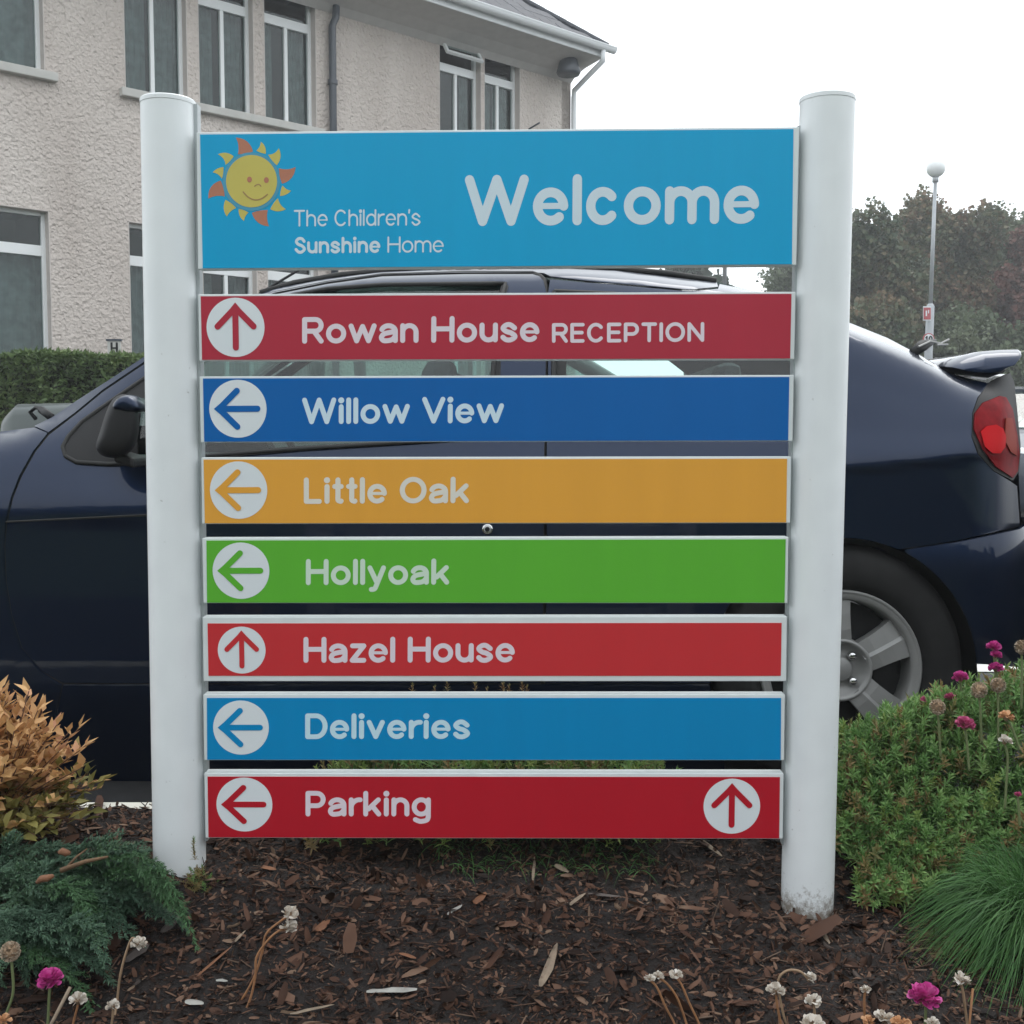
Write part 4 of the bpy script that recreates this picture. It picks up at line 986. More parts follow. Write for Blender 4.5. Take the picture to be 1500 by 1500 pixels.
# ------------------------------------------------------------------ trees
M_bark = mat('tree_bark', (.07, .055, .045), .9, var=.4, vscale=12, bump=.5)
L_green = leafmat('leaves_dark_green', [(.045, .065, .04), (.09, .12, .065), (.14, .16, .09)], clump=.6, cscale=.7)
L_autumn = leafmat('leaves_autumn', [(.035, .06, .035), (.06, .09, .045), (.10, .105, .055), (.16, .115, .065), (.20, .11, .07)], clump=.55, cscale=.6)
L_red = leafmat('leaves_red', [(.09, .085, .06), (.18, .09, .07), (.24, .10, .085)], clump=.5, cscale=.6)
L_pine = leafmat('leaves_pine', [(.02, .035, .025), (.05, .075, .05)], clump=.5, cscale=.6)
def tree(name, label, X, Y, top_, rx, ry, lm, n=9000, ls=.10, group=None, low=.6, seed=1):
    g = np.random.default_rng(seed); t = empty(name, label, 'tree', group)
    mb = MB(); mb.tube([(X, Y, -.3), (X + .05, Y, top_*.3), (X - .05, Y + .1, top_*.5), (X, Y, top_*.66)], [.22, .17, .10, .03], 9); mb.build('trunk', M_bark, t, smooth=True)
    cz = (top_ + low) / 2; rz = (top_ - low) / 2; nb = 34; blobs = []
    for i in range(nb):
        d = nrm(g.normal(0, 1, 3)); k = g.uniform(.40, .78); c = np.array([X, Y, cz]) + d * np.array([rx, ry, rz]) * k; r = g.uniform(.22, .40) * min(rx, rz) * 1.05
        c[2] = min(c[2], top_ - r * .95); blobs.append((c, r))
    for i in range(9):
        a, b = blobs[i]; bb = MB().tube([(X, Y, top_*g.uniform(.2, .5)), tuple((np.array([X, Y, cz]) + a) / 2), tuple(a)], [.07, .05, .02], 6); bb.build('limb', M_bark, t, smooth=True)
    P = []; per = n // nb
    for c, r in blobs:
        d = nrm(g.normal(0, 1, (per, 3))); rr = r * g.uniform(.35, 1.0, per) ** .5 * (1 + .25 * np.sin(d[:, 0] * 7 + d[:, 2] * 9)); P.append(c + d * rr[:, None])
    P = np.concatenate(P); zt_ = np.percentile(P[:, 2], 99.7); P[:, 2] = low + (P[:, 2] - low) * (top_ - low) / (zt_ - low); Dr = nrm(g.normal(0, 1, P.shape) + [0, 0, .1])
    V, Fc = scatter([(-.5, 0, 0), (0, .5, .12), (.5, 0, 0), (0, -.5, .1)], [(0, 1, 2, 3)], P, Dr, ls * g.uniform(.6, 1.5, len(P)), up=nrm(g.normal(0, 1, P.shape)))
    fast('crown', V, Fc, lm, t, kind='stuff'); settle(t, (X, Y, -.3)); return t
def tpx(px, py, Y): p = at(px, py, Y); return p.x, p.z
def ptree(name, label, px, ytop, hw, Y, lm, **k):
    x_, z_ = tpx(px, ytop, Y); return tree(name, label, x_, Y, z_, hw * Y / F, hw * Y / F, lm, **k)
ptree('tree', 'rounded tree turning bronze just right of the right white post, behind the half-hidden lamp', 1275, 326, 95, 30, L_autumn, n=56000, seed=3)
ptree('tree', 'tallest bushy green and bronze tree behind the lamp with the red notice', 1388, 290, 88, 32, L_autumn, n=56000, seed=5)
ptree('tree', 'green and bronze tree crown directly left of the tall lamp', 1335, 308, 85, 33, L_green, n=48000, seed=21)
ptree('tree', 'green tree between the tall lamp and the red-leaved tree', 1446, 318, 95, 34, L_green, n=40000, seed=8)
ptree('tree', 'red-leaved tree at the right edge of the car park', 1520, 336, 72, 31, L_red, n=36000, seed=11)
ptree('bush', 'dark green bush low in the tree line, right above the boot spoiler', 1450, 455, 110, 28, L_green, n=40000, seed=31)
ptree('bush', 'low bronze and green bush beside the right white post above the rear window', 1290, 440, 90, 28, L_autumn, n=24000, seed=33)
ptree('tree', 'olive green tree seen in the gap under the word come, left of the right post', 1165, 376, 88, 38, L_green, n=24000, seed=13)
ptree('pine_tree', 'dark pine whose branches show under the welcome strip above the car roof', 1012, 375, 60, 42, L_pine, n=2600, ls=.30, low=4.5, seed=17)
for i in range(11):
    tree('tree', 'broad dark tree standing behind the photographer', -26 + i * 5.2 + random.uniform(-1, 1), -15 + random.uniform(-2, 2), random.uniform(5.0, 7.5), 3.4, 2.6, L_pine, n=2200, ls=.5, group='trees behind the photographer', low=-.2, seed=40 + i)
# ------------------------------------------------------------------ hedge
L_hedge = leafmat('hedge_leaves', [(.04, .065, .028), (.09, .145, .05), (.15, .21, .08), (.17, .16, .08)], clump=.55, cscale=2.2)
hg = empty('hedge', 'clipped green hedge under the ground floor windows of the house', 'hedge')
hx0, hx1, hy0, hy1, hz = -7.5, -2.9, 10.2, 11.0, at(80, 519, 10.2).z
n = 42000
X_ = rng.uniform(hx0, hx1, n); s_ = rng.random(n); yv = np.where(s_ < .7, hy0 + rng.exponential(.04, n), rng.uniform(hy0, hy1, n)); zv = np.where(s_ < .7, rng.uniform(0, hz, n), hz - rng.exponential(.03, n))
bmp = np.array([noise.noise(Vector((a * 2.3, c * 2.3, 0))) + .5 * noise.noise(Vector((a * 7, c * 7, b))) for a, b, c in zip(X_, yv, zv)])
yv = yv - bmp * .10; zv = np.where(s_ >= .7, zv + bmp * .06, zv)
P = np.stack([X_, yv, zv], 1); V, Fc = scatter(LEAF, LEAFF, P, rdir(n, -.3, 1), rng.uniform(.04, .075, n), up=rdir(n))
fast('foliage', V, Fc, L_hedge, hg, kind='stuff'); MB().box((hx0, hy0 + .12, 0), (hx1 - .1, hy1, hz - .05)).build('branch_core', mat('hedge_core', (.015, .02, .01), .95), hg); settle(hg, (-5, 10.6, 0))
# hydrant plate
hp_ = at(169, 512, 10.6 / .98); 
hs = empty('hydrant_sign', 'small hydrant marker plate with a black letter H above the hedge', 'sign'); YH = 12.9
def hq(x_, y_, o=0): return W(.946 + (x_ - 169) / 172, 0) * 1 if False else None
hc = at(169, 512, 9.45 * K)
def HB(x0, y0, x1, y1, o, th, nm, m, par):
    a = at(x0, y1, 12.9 - o); b = at(x1, y0, 12.9 - o); return MB().box((a.x, a.y, a.z), (b.x, a.y + th, b.z)).build(nm, m, par)
pl = HB(158, 500, 176, 532, 0, .02, 'plate', mat('sign_plate', (.5, .5, .47), .6), hs); HB(155, 496.5, 177, 499.5, .01, .05, 'plate_top', M_pipe, hs)
HB(162.2, 501.5, 164.8, 520, .004, .003, 'letter_stroke', M_black, pl); HB(169.8, 501.5, 172.4, 520, .004, .003, 'letter_stroke', M_black, pl); HB(164.8, 508.6, 169.8, 511, .004, .003, 'letter_stroke', M_black, pl)
a = at(166, 520, 12.9); MB().box((a.x - .04, 12.92, 0), (a.x + .04, 12.98, a.z)).build('post', mat('concrete_post', (.4, .4, .38), .9), hs); settle(hs, (a.x, 12.9, 0))
# ------------------------------------------------------------------ lamps
M_lpost = mat('galvanised_post', (.36, .38, .40), .5, metal=.3, var=.1)
M_globe = mat('opal_globe', (.72, .74, .74), .3, coat=.3)
def lamp(label, px, py, r, Y, bx, by, stub=False):
    t = empty('street_lamp', label, 'lamp', 'globe lamps in the car park'); c = at(px, py, Y); b = at(bx, by, Y); d = (b - c).normalized(); base = c + d * ((c.z + .3) / -d.z); rr = r * Y / F
    MB().ball(c, rr, 24, 16).build('globe', M_globe, t, smooth=True)
    mid = c + (base - c) * .42
    MB().tube([c + d * rr * .9, c + d * (rr * 1.5)], rr * .32, 12).build('collar', M_lpost, t, smooth=True)
    MB().tube([c + d * rr * 1.2, mid], [.038, .045], 12).build('upper_pole', M_lpost, t, smooth=True)
    MB().tube([mid, mid + d * .05, base], [.05, .085, .10], 12).build('lower_pole', M_lpost, t, smooth=True); settle(t, base)
    return t
lamp('tall globe lamp carrying a red notice and a round speed sign', 1371, 246, 13.5, 25, 1361, 497)
lamp('globe lamp half hidden by the right white post of the sign', 1251, 322, 9, 32, 1246, 470)
lamp('globe lamp whose top just shows above the end of the word Welcome', 1063, 197, 14, 24, 1061.5, 410)
M_red = mat('notice_red', (.38, .06, .07), .5)
rs = empty('notice', 'small red rectangular notice fixed to the tall lamp', 'sign'); Yq = 24.85
def qb(x0, y0, x1, y1, Y, th, nm, m, par, skew=0):
    a = at(x0, y1, Y); b = at(x1, y1, Y); c = at(x1, y0, Y); d = at(x0, y0, Y); vs = [a, b, c, d]
    vs = [v + Vector((0, skew * (i in (0, 3)), 0)) for i, v in enumerate(vs)]; vs += [v + Vector((0, th, 0)) for v in vs]
    return mk(nm, vs, [(3,2,1,0)[::-1], (4,5,6,7)[::-1], (0,1,5,4), (1,2,6,5), (2,3,7,6), (3,0,4,7)], m, par)
p_ = qb(1352.5, 448.5, 1364, 469.5, Yq, .02, 'plate', M_white, rs); qb(1353, 450.5, 1363.5, 468, Yq - .008, .004, 'red_face', M_red, p_)
qb(1356, 455, 1358, 463, Yq - .014, .002, 'print', M_white, p_); qb(1359.5, 454, 1361, 459, Yq - .014, .002, 'print', M_white, p_); settle(rs, at(1358, 460, Yq))
sg = empty('speed_sign', 'round white ten speed limit sign below the red notice on the tall lamp', 'sign'); c = at(1360, 496.5, Yq); u = Yq / F
d0 = MB().lathe([(0, -.02), (8.3*u, -.02), (8.3*u, 0)], c, (0, 1, 0), 28).build('red_rim', M_red, sg); d1 = MB().lathe([(0, -.026), (6.8*u, -.026)], c, (0, 1, 0), 28).build('disc', M_white, d0)
w_, V, T = textmesh('10', .24, .14)
tv = [c + Vector(((a - w_/2) * 9 * u / 1.0, -.032, (b - .5) * 9 * u)) for a, b in V]; o_ = mk('numeral', tv, T, M_black, d0)
if o_.data.polygons[0].normal.y > 0: o_.data.flip_normals()
settle(sg, c)
# ------------------------------------------------------------------ other cars
def simple_car(label, loc, rz, paint, group='cars parked beyond the navy coupe', saloon=False):
    t = empty('parked_car', label, 'car', group)
    st = [(-2.0, .25, .62, .62, .60), (-1.9, .2, .78, .78, .72), (-1.2, .18, .93, .93, .78), (-.95, .18, .98, 1.0, .80), (-.25, .18, .98, 1.40, .80), (.5, .18, 1.0, 1.46, .80), (1.3, .18, 1.0, 1.38, .80), (1.75, .2, 1.0, 1.08, .77), (1.95, .3, .9, .92, .70)]
    if saloon: st[6:] = [(1.2, .18, .98, 1.0, .80), (1.86, .2, .97, .985, .77), (1.96, .3, .9, .93, .72)]
    nb = []; rings = []
    for x_, z0, zb, zt, hw in st: rings.append([(x_, -hw, z0), (x_, -hw - .03, (z0 + zb) / 2), (x_, -hw, zb), (x_, hw, zb), (x_, hw + .03, (z0 + zb) / 2), (x_, hw, z0)])
    vs = [p for r_ in rings for p in r_]; fs = [(i*6+k, i*6+(k+1) % 6, (i+1)*6+(k+1) % 6, (i+1)*6+k) for i in range(8) for k in range(6)] + [tuple(range(6))[::-1], tuple(48+k for k in range(6))]
    o = mk('body', vs, fs, paint, t, smooth=True); b = o.modifiers.new('b', 'BEVEL'); b.width = .05; b.segments = 3; b.limit_method = 'ANGLE'; b.angle_limit = R(35)
    cab = [(-.95, .99, .99, .76), (-.25, .97, 1.38, .60), (.5, .99, 1.44, .60), (1.3, .99, 1.36, .58), (1.75, .99, 1.06, .66)]
    if saloon: cab[3:] = [(.85, .99, 1.33, .60), (1.25, .98, 1.0, .70)]
    vs = []; 
    for x_, zb, zt, hw in cab: vs += [(x_, -.77, zb), (x_, -hw, zt), (x_, hw, zt), (x_, .77, zb)]
    fs = [(i*4+k, i*4+k+1, (i+1)*4+k+1, (i+1)*4+k) for i in range(4) for k in (0, 1, 2)]
    mk('glasshouse', vs, fs, glassmat('dark_glass', (.55, .68, .66), 1, 1.5), t)
    rf = MB(); rf.add([(-.28, -.61, 1.395), (-.28, .61, 1.395), (.5, .61, 1.455), (.5, -.61, 1.455), (.87 if saloon else 1.32, .59, 1.335 if saloon else 1.375), (.87 if saloon else 1.32, -.59, 1.335 if saloon else 1.375)], [(0, 3, 2, 1), (3, 5, 4, 2)]); q = rf.build('roof', paint, t); q.modifiers.new('s', 'SOLIDIFY').thickness = .03
    for sy in (-1, 1):
        for a, b in (((-.95, .77*sy, .99), (-.26, .61*sy, 1.39)), ((.5, .785*sy, .99), (.5, .615*sy, 1.44)), (((1.26, .72*sy, .99), (.86, .6*sy, 1.33)) if saloon else ((1.76, .72*sy, 1.0), (1.31, .595*sy, 1.37)))): MB().tube([a, b], .035, 8).build('pillar', paint, t, smooth=True)
        for x_ in (-1.3, 1.25):
            wh = MB().lathe([(.30, 0), (.31, .02), (.31, .18), (.2, .19)], (x_, sy * .86, .30), (0, -sy, 0), 28).build('wheel', M_tyre, t, smooth=True)
            MB().lathe([(0, .015), (.05, .01), (.18, .02), (.20, -.004), (.21, 0)], (x_, sy * .86, .30), (0, -sy, 0), 24).build('rim', M_alloy, wh, smooth=True)
        MB().ball((-1.86, sy * .58, .72), .11, 14, 8, (.6, 1.3, .7)).build('headlight', M_globe, t, smooth=True)
        MB().ball((1.90, sy * .60, .74 if saloon else .86), .10, 14, 8, (.5, 1, 1.0)).build('tail_light', M_lensr, t, smooth=True)
    MB().box((-2.03, -.26, .42), (-2.0, .26, .53)).build('number_plate', M_white, t); MB().box((-1.97, -.45, .60), (-1.93, .45, .70)).build('grille', M_black, t)
    t.location = loc; t.rotation_euler = (0, 0, rz); return t
P_grey = mat('grey_green_paint', (.035, .05, .048), .4, coat=.5); P_silver = mat('dark_blue_paint', (.02, .028, .045), .4, coat=.6); P_black = mat('black_paint', (.02, .022, .025), .3, coat=1)
gx = at(8, 600, 5.0).x
simple_car('grey green car parked between the navy coupe and the hedge', (gx + 1.86, 5.85, ROAD), math.pi, P_grey, saloon=True).scale = (1, 1, 1.085)
sx_ = at(1484, 600, 10).x
simple_car('dark blue car facing the camera at the right edge beyond the spoiler', (sx_ + .82, 12.2, ROAD), R(90), P_silver)
simple_car('black car parked beyond the dark blue one in the car park', (sx_ + 4.2, 14.4, ROAD), R(90), P_black)
# ------------------------------------------------------------------ bark mulch
def chipmat():
    m = leafmat('bark_chips', [(.005, .003, .0022), (.016, .0085, .006), (.038, .019, .0125), (.078, .038, .024), (.125, .068, .045), (.19, .135, .095)], rough=.75, trans=0, clump=.22, cscale=14, spec=.2)
    return m
M_chip = chipmat()
FL = [(-.16, 0, 0), (.13, .05, 0), (.22, .5, .03), (.12, .95, 0), (-.06, 1.0, .02), (-.2, .55, .0), (0, .5, .10)]
FLF = [(0, 1, 6), (1, 2, 6), (2, 3, 6), (3, 4, 6), (4, 5, 6), (5, 0, 6)]
def bedpts(n, x0=-1.25, x1=1.25, y0=1.32, y1=2.250):
    X = rng.uniform(x0, x1, n); Y = rng.uniform(y0, y1, n); Z = np.array([bedfine(a, b) for a, b in zip(X, Y)]); return np.stack([X, Y, Z], 1)
n = 60000; P = bedpts(n); P[:, 2] += rng.uniform(-.002, .006, n)
dr_ = nrm(np.stack([rng.normal(0, 1, n), rng.normal(0, 1, n), rng.normal(.1, .42, n)], 1)); Lc = np.exp(rng.normal(math.log(.0085), .58, n))
V, Fc = scatter(FL, FLF, P, dr_, np.stack([Lc * rng.uniform(.4, 1.3, n), Lc, Lc * .8], 1), up=nrm(np.stack([rng.normal(0, .6, n), rng.normal(0, .6, n), np.ones(n)], 1)))
fast('bark_chips', V, Fc, M_chip, None, kind='stuff')['label'] = 'fine dark brown shredded bark covering the bed'
# twigs and strands
n = 4200; P = bedpts(n); tb = MB(); V = []; Fc = []
TW = [(-.5, 0, 0), (.5, 0, 0), (0, 0, .8), (-.5, 1, 0), (.5, 1, 0), (0, 1, .8)]; TWF = [(0, 1, 4, 3), (1, 2, 5, 4), (2, 0, 3, 5)]
V, Fc = scatter(TW, TWF, P + [0, 0, .004], nrm(np.stack([rng.normal(0, 1, n), rng.normal(0, .7, n), rng.normal(.05, .12, n)], 1)), np.stack([rng.uniform(.0008, .0034, n), rng.uniform(.010, .050, n) * rng.uniform(.4, 1, n), rng.uniform(.001, .003, n)], 1))
fast('bark_twigs', V, Fc, leafmat('twigs', [(.008, .005, .004), (.022, .011, .008), (.05, .026, .017), (.08, .045, .03), (.13, .09, .065)], rough=.8, trans=0, clump=.1), None, kind='stuff')['label'] = 'thin twigs and strands among the bark'
# the larger pieces one by one
chips = []; cmats = [mat('chip_dark', (.016, .010, .008), .9, var=.5, vscale=60, bump=.6, bscale=200), mat('chip_brown', (.052, .025, .016), .9, var=.4, vscale=60, bump=.6, bscale=200),
        mat('chip_tan', (.16, .10, .06), .85, var=.4, vscale=50, bump=.5, bscale=200), mat('chip_grey', (.075, .055, .045), .85, var=.4, vscale=50, bump=.5, bscale=200), mat('chip_rust', (.16, .06, .028), .85, var=.4, vscale=50, bump=.5, bscale=200)]
for k in range(20):
    wd = random.choice([.12, .16, .22, .32, .4]); th = .07; V = []
    lo = [(-.5, 0), (-.3, .3), (.0, .12), (.35, .25), (.5, 0), (.3, -.3), (-.2, -.25)]
    pts = [(a + random.uniform(-.07, .07), b * wd * 2.2 + random.uniform(-.03, .03)) for a, b in lo]
    V = [(a, b, random.uniform(-.02, .02)) for a, b in pts] + [(a * .9, b * .8, th + random.uniform(-.03, .03) + abs(a) * .08) for a, b in pts]; q = len(pts)
    Fc = [tuple(range(q))[::-1], tuple(range(q, 2*q))] + [(i, (i+1) % q, q + (i+1) % q, q + i) for i in range(q)]
    me = bpy.data.meshes.new('bark_chip'); me.from_pydata(V, [], Fc); me.materials.append(cmats[[0,1,1,2,3,4,1,2,0,3][k % 10]]); me.update(); chips.append(me)
for k in range(290):
    x_ = random.uniform(-.95, .85); y_ = 1.5 + .73 * random.random() ** .8; ln = min(.034, math.exp(random.gauss(math.log(.018), .36)))
    M = Matrix.Translation((x_, y_, bedfine(x_, y_) + .004)) @ Matrix.Rotation(random.uniform(0, 6.28), 4, 'Z') @ Matrix.Rotation(random.gauss(0, .22), 4, 'Y') @ Matrix.Rotation(random.gauss(0, .3), 4, 'X') @ Matrix.Diagonal((ln, ln * random.uniform(.5, 1), ln, 1))
    inst('bark_chip', random.choice(chips), bed, M)
M_stone = mat('pale_chip', (.34, .33, .30), .85, var=.35, vscale=40, bump=.6, bscale=120)
M_straw = mat('pale_wood', (.25, .19, .135), .8, var=.4, vscale=60, bump=.4, bscale=200); M_rustleaf = mat('dry_leaf', (.20, .085, .04), .8, var=.4, vscale=40); M_greyleaf = mat('grey_leaf', (.085, .068, .06), .85, var=.4, vscale=30)
def onbed(px, py):
    Y = 1.9
    for _ in range(30):
        p = at(px, py, Y); d = ray(px, py); z = bedz(p.x, p.y); Y = Y * .5 + .5 * (z - H) / (d[2] / d[1])
    p = at(px, py, Y); p.z = bedfine(p.x, p.y); return p
def splinter(label, x0, y0, x1, y1, wpx, m, cat='wood chip', nm='wood_splinter', lift=.007, pts=None):
    a = onbed(x0, y0) + Vector((0, 0, lift)); b = onbed(x1, y1) + Vector((0, 0, lift + .004)); hw = wpx / 2 / F * a.y * 1.02
    d = (b - a); Ln = d.length; d.normalize(); s_ = d.cross(Vector((0, 0, 1))).normalized(); u = s_.cross(d); prof = pts or [(0, .35), (.12, .8), (.4, 1), (.75, .75), (.93, .4), (1, .1)]
    V = []
    for t_, k_ in prof:
        c_ = a + d * Ln * t_ + s_ * random.uniform(-.2, .2) * hw; V += [c_ - s_ * hw * k_, c_ + u * hw * .35 * k_, c_ + s_ * hw * k_ * random.uniform(.7, 1.1), c_ - u * hw * .3 * k_]
    n_ = len(prof); Fc = [(i*4+k, i*4+(k+1) % 4, (i+1)*4+(k+1) % 4, (i+1)*4+k) for i in range(n_-1) for k in range(4)] + [(3, 2, 1, 0), tuple(4*(n_-1)+k for k in range(4))]
    o = mk(nm, [v - a for v in V], Fc, m); o.location = a; return settag(o, label, cat)
splinter('long pale wood splinter pointing up at the sign, centre right of the bare bark', 793, 1452, 817, 1392, 15, M_straw)
splinter('flat whitish bark flake lying near the bottom edge below the word Parking', 537, 1458, 611, 1459, 17, M_stone, 'bark flake', 'bark_flake', pts=[(0, .4), (.1, .8), (.3, .7), (.5, 1), (.75, .9), (1, .4)])
splinter('small cream wood chip in the middle of the bark under the sign', 655, 1345, 677, 1333, 9, M_stone)
splinter('thin pale stick standing out below the Parking strip', 781, 1295, 783, 1262, 5, M_straw)
splinter('curled straw coloured chip under the right half of the Parking strip', 815, 1268, 832, 1286, 14, M_straw)
splinter('yellowish splinter lying close left of the right post under its strip end', 1030, 1238, 1058, 1263, 9, M_straw)
splinter('dull pinkish stick lying across the bark right of centre', 1040 - 180, 1314, 1090 - 180, 1322, 10, M_greyleaf)
splinter('orange brown leaf under the left end of the Parking strip', 384, 1272, 404, 1282, 13, M_rustleaf, 'dead leaf', 'dead_leaf')
splinter('rust coloured leaf right of the two white seed heads', 463, 1368, 484, 1358, 20, M_rustleaf, 'dead leaf', 'dead_leaf')
splinter('orange bark flake right of the right post near the grass clump', 1289, 1308, 1325, 1289, 11, M_rustleaf)
splinter('cream flake beyond the right post on the bare soil', 1278, 1234, 1306, 1236, 6, M_stone)
splinter('broad grey leaf lying left of the crossing flower stalks', 236, 1374, 268, 1350, 17, M_greyleaf, 'dead leaf', 'dead_leaf')
splinter('large brownish grey leaf under the drooping seed head', 182, 1413, 218, 1395, 30, M_greyleaf, 'dead leaf', 'dead_leaf')
splinter('long brown stick slanting through the bark left of the crossing stalks', 285, 1437, 341, 1397, 7, M_rustleaf)
splinter('short pale stick at the upper end of the slanting brown stick', 343, 1387, 360, 1373, 6, M_straw)
splinter('long tan stick along the bottom edge right of the crossing stalks', 425, 1492, 490, 1482, 9, M_straw)
splinter('pale broad chip in the lower left between the stalks', 271, 1474, 299, 1482, 17, M_stone)
splinter('small white chip left of the stalk crossing', 317, 1441, 334, 1443, 9, M_stone)
splinter('brown curved chip left of the long pale splinter', 585, 1403, 610, 1418, 10, M_rustleaf)
splinter('two-tone tan chip above the long pale splinter', 835, 1332, 857, 1316, 9, M_straw)
splinter('rusty shard in the bark between cream chip and pale splinter', 695, 1330, 712, 1318, 15, M_rustleaf)
splinter('dull tan flake on the soil at the lower right above the dry flower heads', 1200, 1362, 1215, 1392, 9, M_straw)
# ------------------------------------------------------------------ plants
L_spA = leafmat('spirea_orange', [(.32, .15, .07), (.48, .26, .11), (.58, .36, .16), (.52, .25, .16)], clump=.4, cscale=9, trans=.3)
L_spB = leafmat('spirea_olive', [(.09, .09, .03), (.18, .17, .05), (.27, .23, .07), (.24, .13, .06)], clump=.4, cscale=9, trans=.3)
M_stem = mat('brown_stem', (.12, .06, .035), .8)
sp_ = empty('spirea_bush', 'orange and olive leaved low bush at the left edge behind the juniper', 'bush')
bc_ = at(0, 1120, 2.06); base = Vector((bc_.x - .02, 2.08, bedz(bc_.x, 2.08)))
lm_ = {}
for key, mt_ in (('a', L_spA), ('b', L_spB)):
    me = bpy.data.meshes.new('leaf'); T = [(-.0, 0, 0), (-.29, .32, .08), (0, .35, -.02), (.29, .32, .08), (-.27, .65, .04), (0, .68, -.06), (.27, .65, .04), (0, 1, -.16)]
    me.from_pydata(T, [], [(0, 2, 1), (0, 3, 2), (1, 2, 5, 4), (2, 3, 6, 5), (4, 5, 7), (5, 6, 7)]); me.materials.append(mt_); me.update(); lm_[key] = me
shoots = []; g5 = random.Random(5); nl = 0; bigP = {'a': [], 'b': []}; bigD = {'a': [], 'b': []}; bigS = {'a': [], 'b': []}
for k in range(380):
    a = g5.uniform(0, 2*math.pi); el = g5.uniform(-.02, 1.0) ** 1.0 if False else g5.uniform(.0, 1.0) ** 1.35; ru = g5.uniform(.62, 1.04)
    e = Vector((math.cos(a) * math.cos(el * 1.5) * .19, math.sin(a) * math.cos(el * 1.5) * .15, .05 + math.sin(el * 1.5) * .245)) * ru
    if e.y > .06 and g5.random() < .7: continue
    tip = base + e + Vector((.0, 0, .01)); mid = base.lerp(tip, .45) + Vector((0, 0, .035)); shoots.append((base, mid, tip))
stm = MB()
for s0, s1, s2 in shoots: stm.tube([s0, s1, s2], [.003, .002, .001], 4)
stm.build('stems', M_stem, sp_, kind='stuff')
order = []
for s0, s1, s2 in shoots:
    d = (s2 - s1).normalized(); hgt = (s2.z - base.z)
    for j in range(14):
        t_ = j / 13; p = s1.lerp(s2, -.1 + 1.1 * t_); out = Vector(rdir(1, -.3, 1)[0]); dd = (d * (.1 + .55 * t_) + out * 1.0 + Vector((0, 0, .1))).normalized()
        order.append((p.y - .3 * dd.y * .04, p, dd, 'a' if hgt + g5.gauss(0, .025) > .12 else 'b', g5.uniform(.022, .038)))
order.sort(key=lambda q: q[0]); cnt = 0
for q in order:
    _, p, dd, key, sz = q
    if cnt < 290:
        yv_ = dd; xv = yv_.cross(Vector((0, 0, 1))).normalized(); zv_ = xv.cross(yv_); Mx = Matrix((xv, yv_, zv_)).transposed().to_4x4()
        inst('leaf', lm_[key], sp_, Matrix.Translation(p) @ Mx @ Matrix.Rotation(g5.uniform(-.7, .7), 4, 'Y') @ Matrix.Scale(sz, 4)); cnt += 1
    else: bigP[key].append(p); bigD[key].append(dd); bigS[key].append(sz)
for key, mt_ in (('a', L_spA), ('b', L_spB)):
    if bigP[key]:
        V, Fc = scatter(LEAF, LEAFF, [tuple(p) for p in bigP[key]], [tuple(p) for p in bigD[key]], np.array(bigS[key]), roll=rng.uniform(-.7, .7, len(bigP[key]))); fast('inner_leaves', V, Fc, mt_, sp_, kind='stuff')
settle(sp_, base)
# juniper: fronds with side twigs and scale leaves
L_jun = leafmat('juniper_scales', [(.022, .048, .030), (.042, .088, .054), (.070, .125, .078), (.075, .15, .06)], clump=.45, cscale=9, trans=.1, rough=.7)
def frond(path, wdt=.05, nt=26, seed=0, leaf=.0075):
    """path: points of the main stem -> scale-leaf geometry"""
    g = np.random.default_rng(seed); path = np.array([tuple(p) for p in path]); seg = np.linalg.norm(np.diff(path, axis=0), axis=1); cum = np.r_[0, np.cumsum(seg)]; Ltot = cum[-1]
    def pt(s_): 
        return np.array([np.interp(s_, cum, path[:, i]) for i in range(3)])
    P = []; Dd = []; Sc = []
    def dress(p0, p1, dens_, sc):
        n_ = max(2, int(np.linalg.norm(p1 - p0) / dens_)); d = nrm(p1 - p0)
        for i in range(n_):
            t_ = i / n_; p = p0 + (p1 - p0) * t_
            for _ in range(3):
                o = g.normal(0, 1, 3); o -= d * o.dot(d); o = nrm(o); P.append(p); Dd.append(nrm(d * 1.1 + o * .75)); Sc.append(sc * g.uniform(.7, 1.25))
    for i in range(nt):
        s_ = Ltot * (i + .5) / nt; p = pt(s_); d = nrm(pt(min(Ltot, s_ + .01)) - pt(max(0, s_ - .01))); k = 1 - (i / nt) ** 1.6
        for sg in (-1, 1):
            sd_ = np.cross(d, [0, 0, 1.]); sd_ = nrm(sd_ + g.normal(0, .25, 3)); tw = nrm(d * .95 + sd_ * sg * .75 + np.array([0, 0, g.uniform(-.25, .25)])); ln = wdt * (.25 + .75 * k) * g.uniform(.6, 1.15) * min(1, .5 + i / 5)
            e = p + tw * ln; dress(p, e, .0042, leaf)
            if ln > wdt * .45:
                for f_ in (.4, .7):
                    q = p + tw * ln * f_; tw2 = nrm(tw + g.normal(0, .5, 3)); dress(q, q + tw2 * ln * .4, .0042, leaf * .9)
    for i in range(len(path) - 1): dress(path[i], path[i+1], .005, leaf * 1.1)
    V, Fc = scatter(NEED, NEEDF, P, Dd, np.stack([np.array(Sc) * 1.9, Sc, Sc], 1)); return V, Fc
jn = empty('juniper', 'blue green prostrate juniper spreading across the lower left corner', 'shrub')
L_jtip = leafmat('juniper_tips', [(.03, .065, .03), (.055, .12, .05), (.08, .17, .07)], clump=.4, cscale=9, trans=.15, rough=.7)
